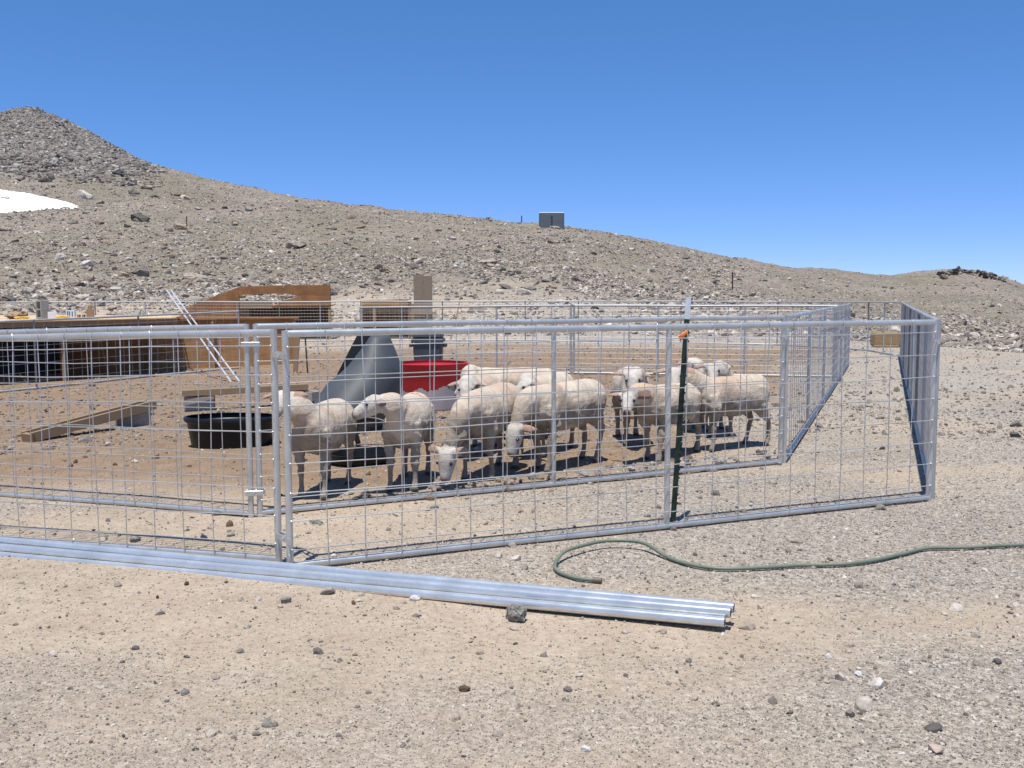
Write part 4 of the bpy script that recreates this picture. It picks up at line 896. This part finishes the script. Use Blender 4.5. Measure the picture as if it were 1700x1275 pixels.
    headm = np.where((np.abs(ha) < .24) & (np.abs(hu_) < .15) & (hs > -.16) & (hs < .2), headm, 0)
    # unevenly shorn fleece: ridges over the back, ragged wool along belly and legs
    nx = fbm(x * 9 + seed * 3, z * 9 + y * 5, seed, 3); rag = np.clip((.56 - z) / .14, 0, 1) * np.clip((z - .16) / .12, 0, 1)
    amp = (.006 + .018 * rag * np.clip(np.abs(no[:, 1]) + .3, 0, 1)) * (1 - headm)
    rd = fbm(x * 32 + seed, y * 32 + z * 27, seed + 4, 2)
    ridge = .0012 * np.sin((x * .9 + z * .8) * 95 + nx * 9) * np.clip((z - .45) / .1, 0, 1) * (1 - headm)
    tuft = np.clip(fbm(x * 17 + seed * 2, z * 17 + y * 9, seed + 14, 3) + .05, 0, 1) * .030 * rag * np.clip((z - .30) / .08, 0, 1) * (1 - headm)
    co = co + no * (nx * amp + rd * amp * .8 * rag + ridge + tuft)[:, None]; co[:, 2] = np.maximum(co[:, 2], 0.0)
    co *= sc
    body.vertices.foreach_set('co', co.astype(np.float32).ravel())
    cb = fbm(x * 5 + seed, z * 5 + y * 3, seed + 9, 4)[:, None]
    cream = np.array([.69, .59, .475]); pink = np.array([.67, .49, .355]); dirt_shade = np.array([.30, .255, .205]); white = np.array([.66, .62, .57])
    c = cream + (pink - cream) * np.clip(cb * 2.2 + .12, 0, 1)
    lo = np.clip((.60 - z + cb[:, 0] * .3) / .16, 0, 1)[:, None]; c = c + (dirt_shade - c) * lo * .85; c = c * (1 - .35 * np.clip(fbm(x * 22 + seed, z * 22 + y * 15, seed + 21, 3) * 1.5, 0, 1) * np.clip((.62 - z) / .15, 0, 1))[:, None]  # lower wool: dirty fleece plus flank shade put into the colour
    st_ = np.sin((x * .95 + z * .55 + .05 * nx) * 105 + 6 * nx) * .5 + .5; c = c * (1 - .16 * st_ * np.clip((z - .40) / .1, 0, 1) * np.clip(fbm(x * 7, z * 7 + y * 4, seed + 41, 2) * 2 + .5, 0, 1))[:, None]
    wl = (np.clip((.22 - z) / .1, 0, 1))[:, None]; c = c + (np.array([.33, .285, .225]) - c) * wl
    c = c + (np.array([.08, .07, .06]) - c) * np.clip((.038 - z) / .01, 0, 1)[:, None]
    c = c + (white - c) * (headm * .9)[:, None]; eyer = np.clip(1 - np.hypot((hs - .014) / .035, (hu_ - .026) / .024), 0, 1) * headm * np.clip((np.abs(ha) - .03) / .02, 0, 1); c = c * (1 - .55 * eyer)[:, None]; c = c * (1 - .30 * headm * np.clip(fbm(x * 26, z * 26 + y * 19, seed + 31, 3) * 2, 0, 1))[:, None]
    nose = np.clip((hs - .112) / .03, 0, 1) * headm; c = c + (np.array([.34, .20, .175]) - c) * (nose * .85)[:, None]
    nos = np.clip(1 - np.hypot((np.abs(ha) - .018) / .008, (hs - .143) / .012), 0, 1) * headm; c = c + (np.array([.03, .02, .02]) - c) * np.clip(nos * 2, 0, 1)[:, None]
    mouth = np.clip(1 - np.abs(hu_ + .046) / .006, 0, 1) * (hs > .095) * headm; c = c + (np.array([.22, .12, .11]) - c) * (mouth * .8)[:, None]
    for e0, dr in ears:
        ev_ = np.array(dr); q = co / sc - np.array(e0); l = q @ ev_; off = np.linalg.norm(q - np.outer(l, ev_), axis=1)
        em = (l > .03) * (l < .165) * (off < .045) * ~((x < .47) & ((y / .20) ** 2 + ((z - .56) / .23) ** 2 < 1.15)); face = np.clip(no @ (np.array(f) * .8 - np.array(upv) * .2), 0, 1)
        ec = np.array([.46, .31, .24]) * (1 - face)[:, None] + np.array([.22, .09, .065]) * face[:, None]; c = np.where(em[:, None] > 0, ec, c)
    if mark:
        for (px, pz, qx, qz) in ((-.06, .0, -.03, .05), (-.03, .05, -.01, -.02), (-.01, -.02, .02, .04), (.02, .04, .05, .0), (.05, .0, .08, .03)):
            a = np.array([px, pz]); b = np.array([qx, qz]); pt = np.stack([(y - .02), (x + .20) * -1.0], -1); w = b - a
            t = np.clip(((pt - a) @ w) / (w @ w), 0, 1); dd = np.linalg.norm(pt - a - t[:, None] * w, axis=1); mkk = np.clip((.011 - dd) / .005, 0, 1) * (z > .62)
            c = c + (np.array([.50, .10, .05]) - c) * (mkk * .75)[:, None]
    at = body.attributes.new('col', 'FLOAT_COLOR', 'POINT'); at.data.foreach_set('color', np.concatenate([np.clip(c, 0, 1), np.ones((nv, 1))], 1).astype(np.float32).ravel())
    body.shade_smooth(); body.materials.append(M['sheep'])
    root = empty('sheep', P, label, 'sheep', 'shorn sheep in the pen'); root.rotation_euler = (0, 0, yaw)
    o = bpy.data.objects.new('body', body); COL.objects.link(o); o.parent = root
    for s in (-1, 1):
        e = MB().lathe([(.001, -.013), (.009, -.010), (.013, 0), (.009, .010), (.001, .013)], (hc + f * .012 + side * s * .060 + upv * .028) * sc, 10)
        eo = bpy.data.objects.new('eye', e.mesh('eye', smooth=80)); eo.data.materials.append(M['eye']); COL.objects.link(eo); eo.parent = root
    for which, mt in tags:
        e0, dr = ears[which]; R = Matrix((dr, upv, dr.cross(upv))).transposed()
        e = MB().box((e0 + dr * .085 - upv * .022 + f * .022) * sc, (.046, .052, .004), R); eo = bpy.data.objects.new('ear_tag', e.mesh('ear_tag')); eo.data.materials.append(M[mt]); COL.objects.link(eo); eo.parent = root
    return root
sheep(540, 7.42, (-.12, -.99), (466, 668), 6.98, (-.10, -.9, -.40), 'shorn sheep with its head behind the corner posts', 1, sc=.92)
sheep(680, 7.72, (-.06, -1), (613, 674), 7.22, (-.93, -.12, -.36), 'shorn sheep with a red mark on its back, face turned sideways', 2, sc=.94, mark=True, vox=.009, tags=((1, 'tag_teal'),))
sheep(815, 8.12, (-.34, -.94), (741, 768), 7.50, (-.15, -.30, -.95), 'grazing sheep with a teal ear tag, nose right at the fence', 3, tags=((1, 'tag_teal'),))
sheep(938, 8.5, (-.64, -.77), (852, 728), 8.00, (-.20, -.35, -.92), 'head-down sheep in side view behind the middle fence post', 4)
sheep(795, 9.3, (-.15, -.98), (774, 650), 8.75, (-.05, -.85, -.55), 'sheep with a teal tag looking out over the grazing one', 5, tags=((1, 'tag_teal'),))
sheep(845, 10.2, (-1, .08), (772, 640), 10.0, (-.75, -.15, -.65), 'rearmost sheep standing broadside behind the others', 6)
sheep(905, 9.25, (-.45, -.88), (868, 646), 8.75, (-.80, -.40, -.45), 'sheep with red and yellow ear tags facing sideways', 7, tags=((1, 'tag_red'), (0, 'tag_yellow')))
sheep(1110, 9.0, (-.60, -.80), (1042, 668), 8.55, (-.18, -.86, -.48), 'sheep staring out from the group by the green post, head held low', 8, sc=.92)
sheep(1050, 9.85, (.02, -1), (1050, 634), 9.3, (.02, -.82, -.57), 'sheep looking out just over the low-headed one', 9)
sheep(1211, 9.5, (-.84, -.54), (1119, 627), 9.15, (-.02, -.80, -.60), 'sheep standing slantwise behind the low-headed one, rump toward the inner side panel', 10, sc=.95)
sheep(1150, 10.9, (.0, -1), (1152, 609), 10.4, (.65, -.55, -.45), 'sheep with the highest raised head, right behind the green post', 11)
sheep(1190, 10.5, (-.05, -1), (1183, 618), 10.0, (-.12, -.82, -.55), 'brown-eared sheep peering over the back of the slantwise one by the inner side panel', 12)
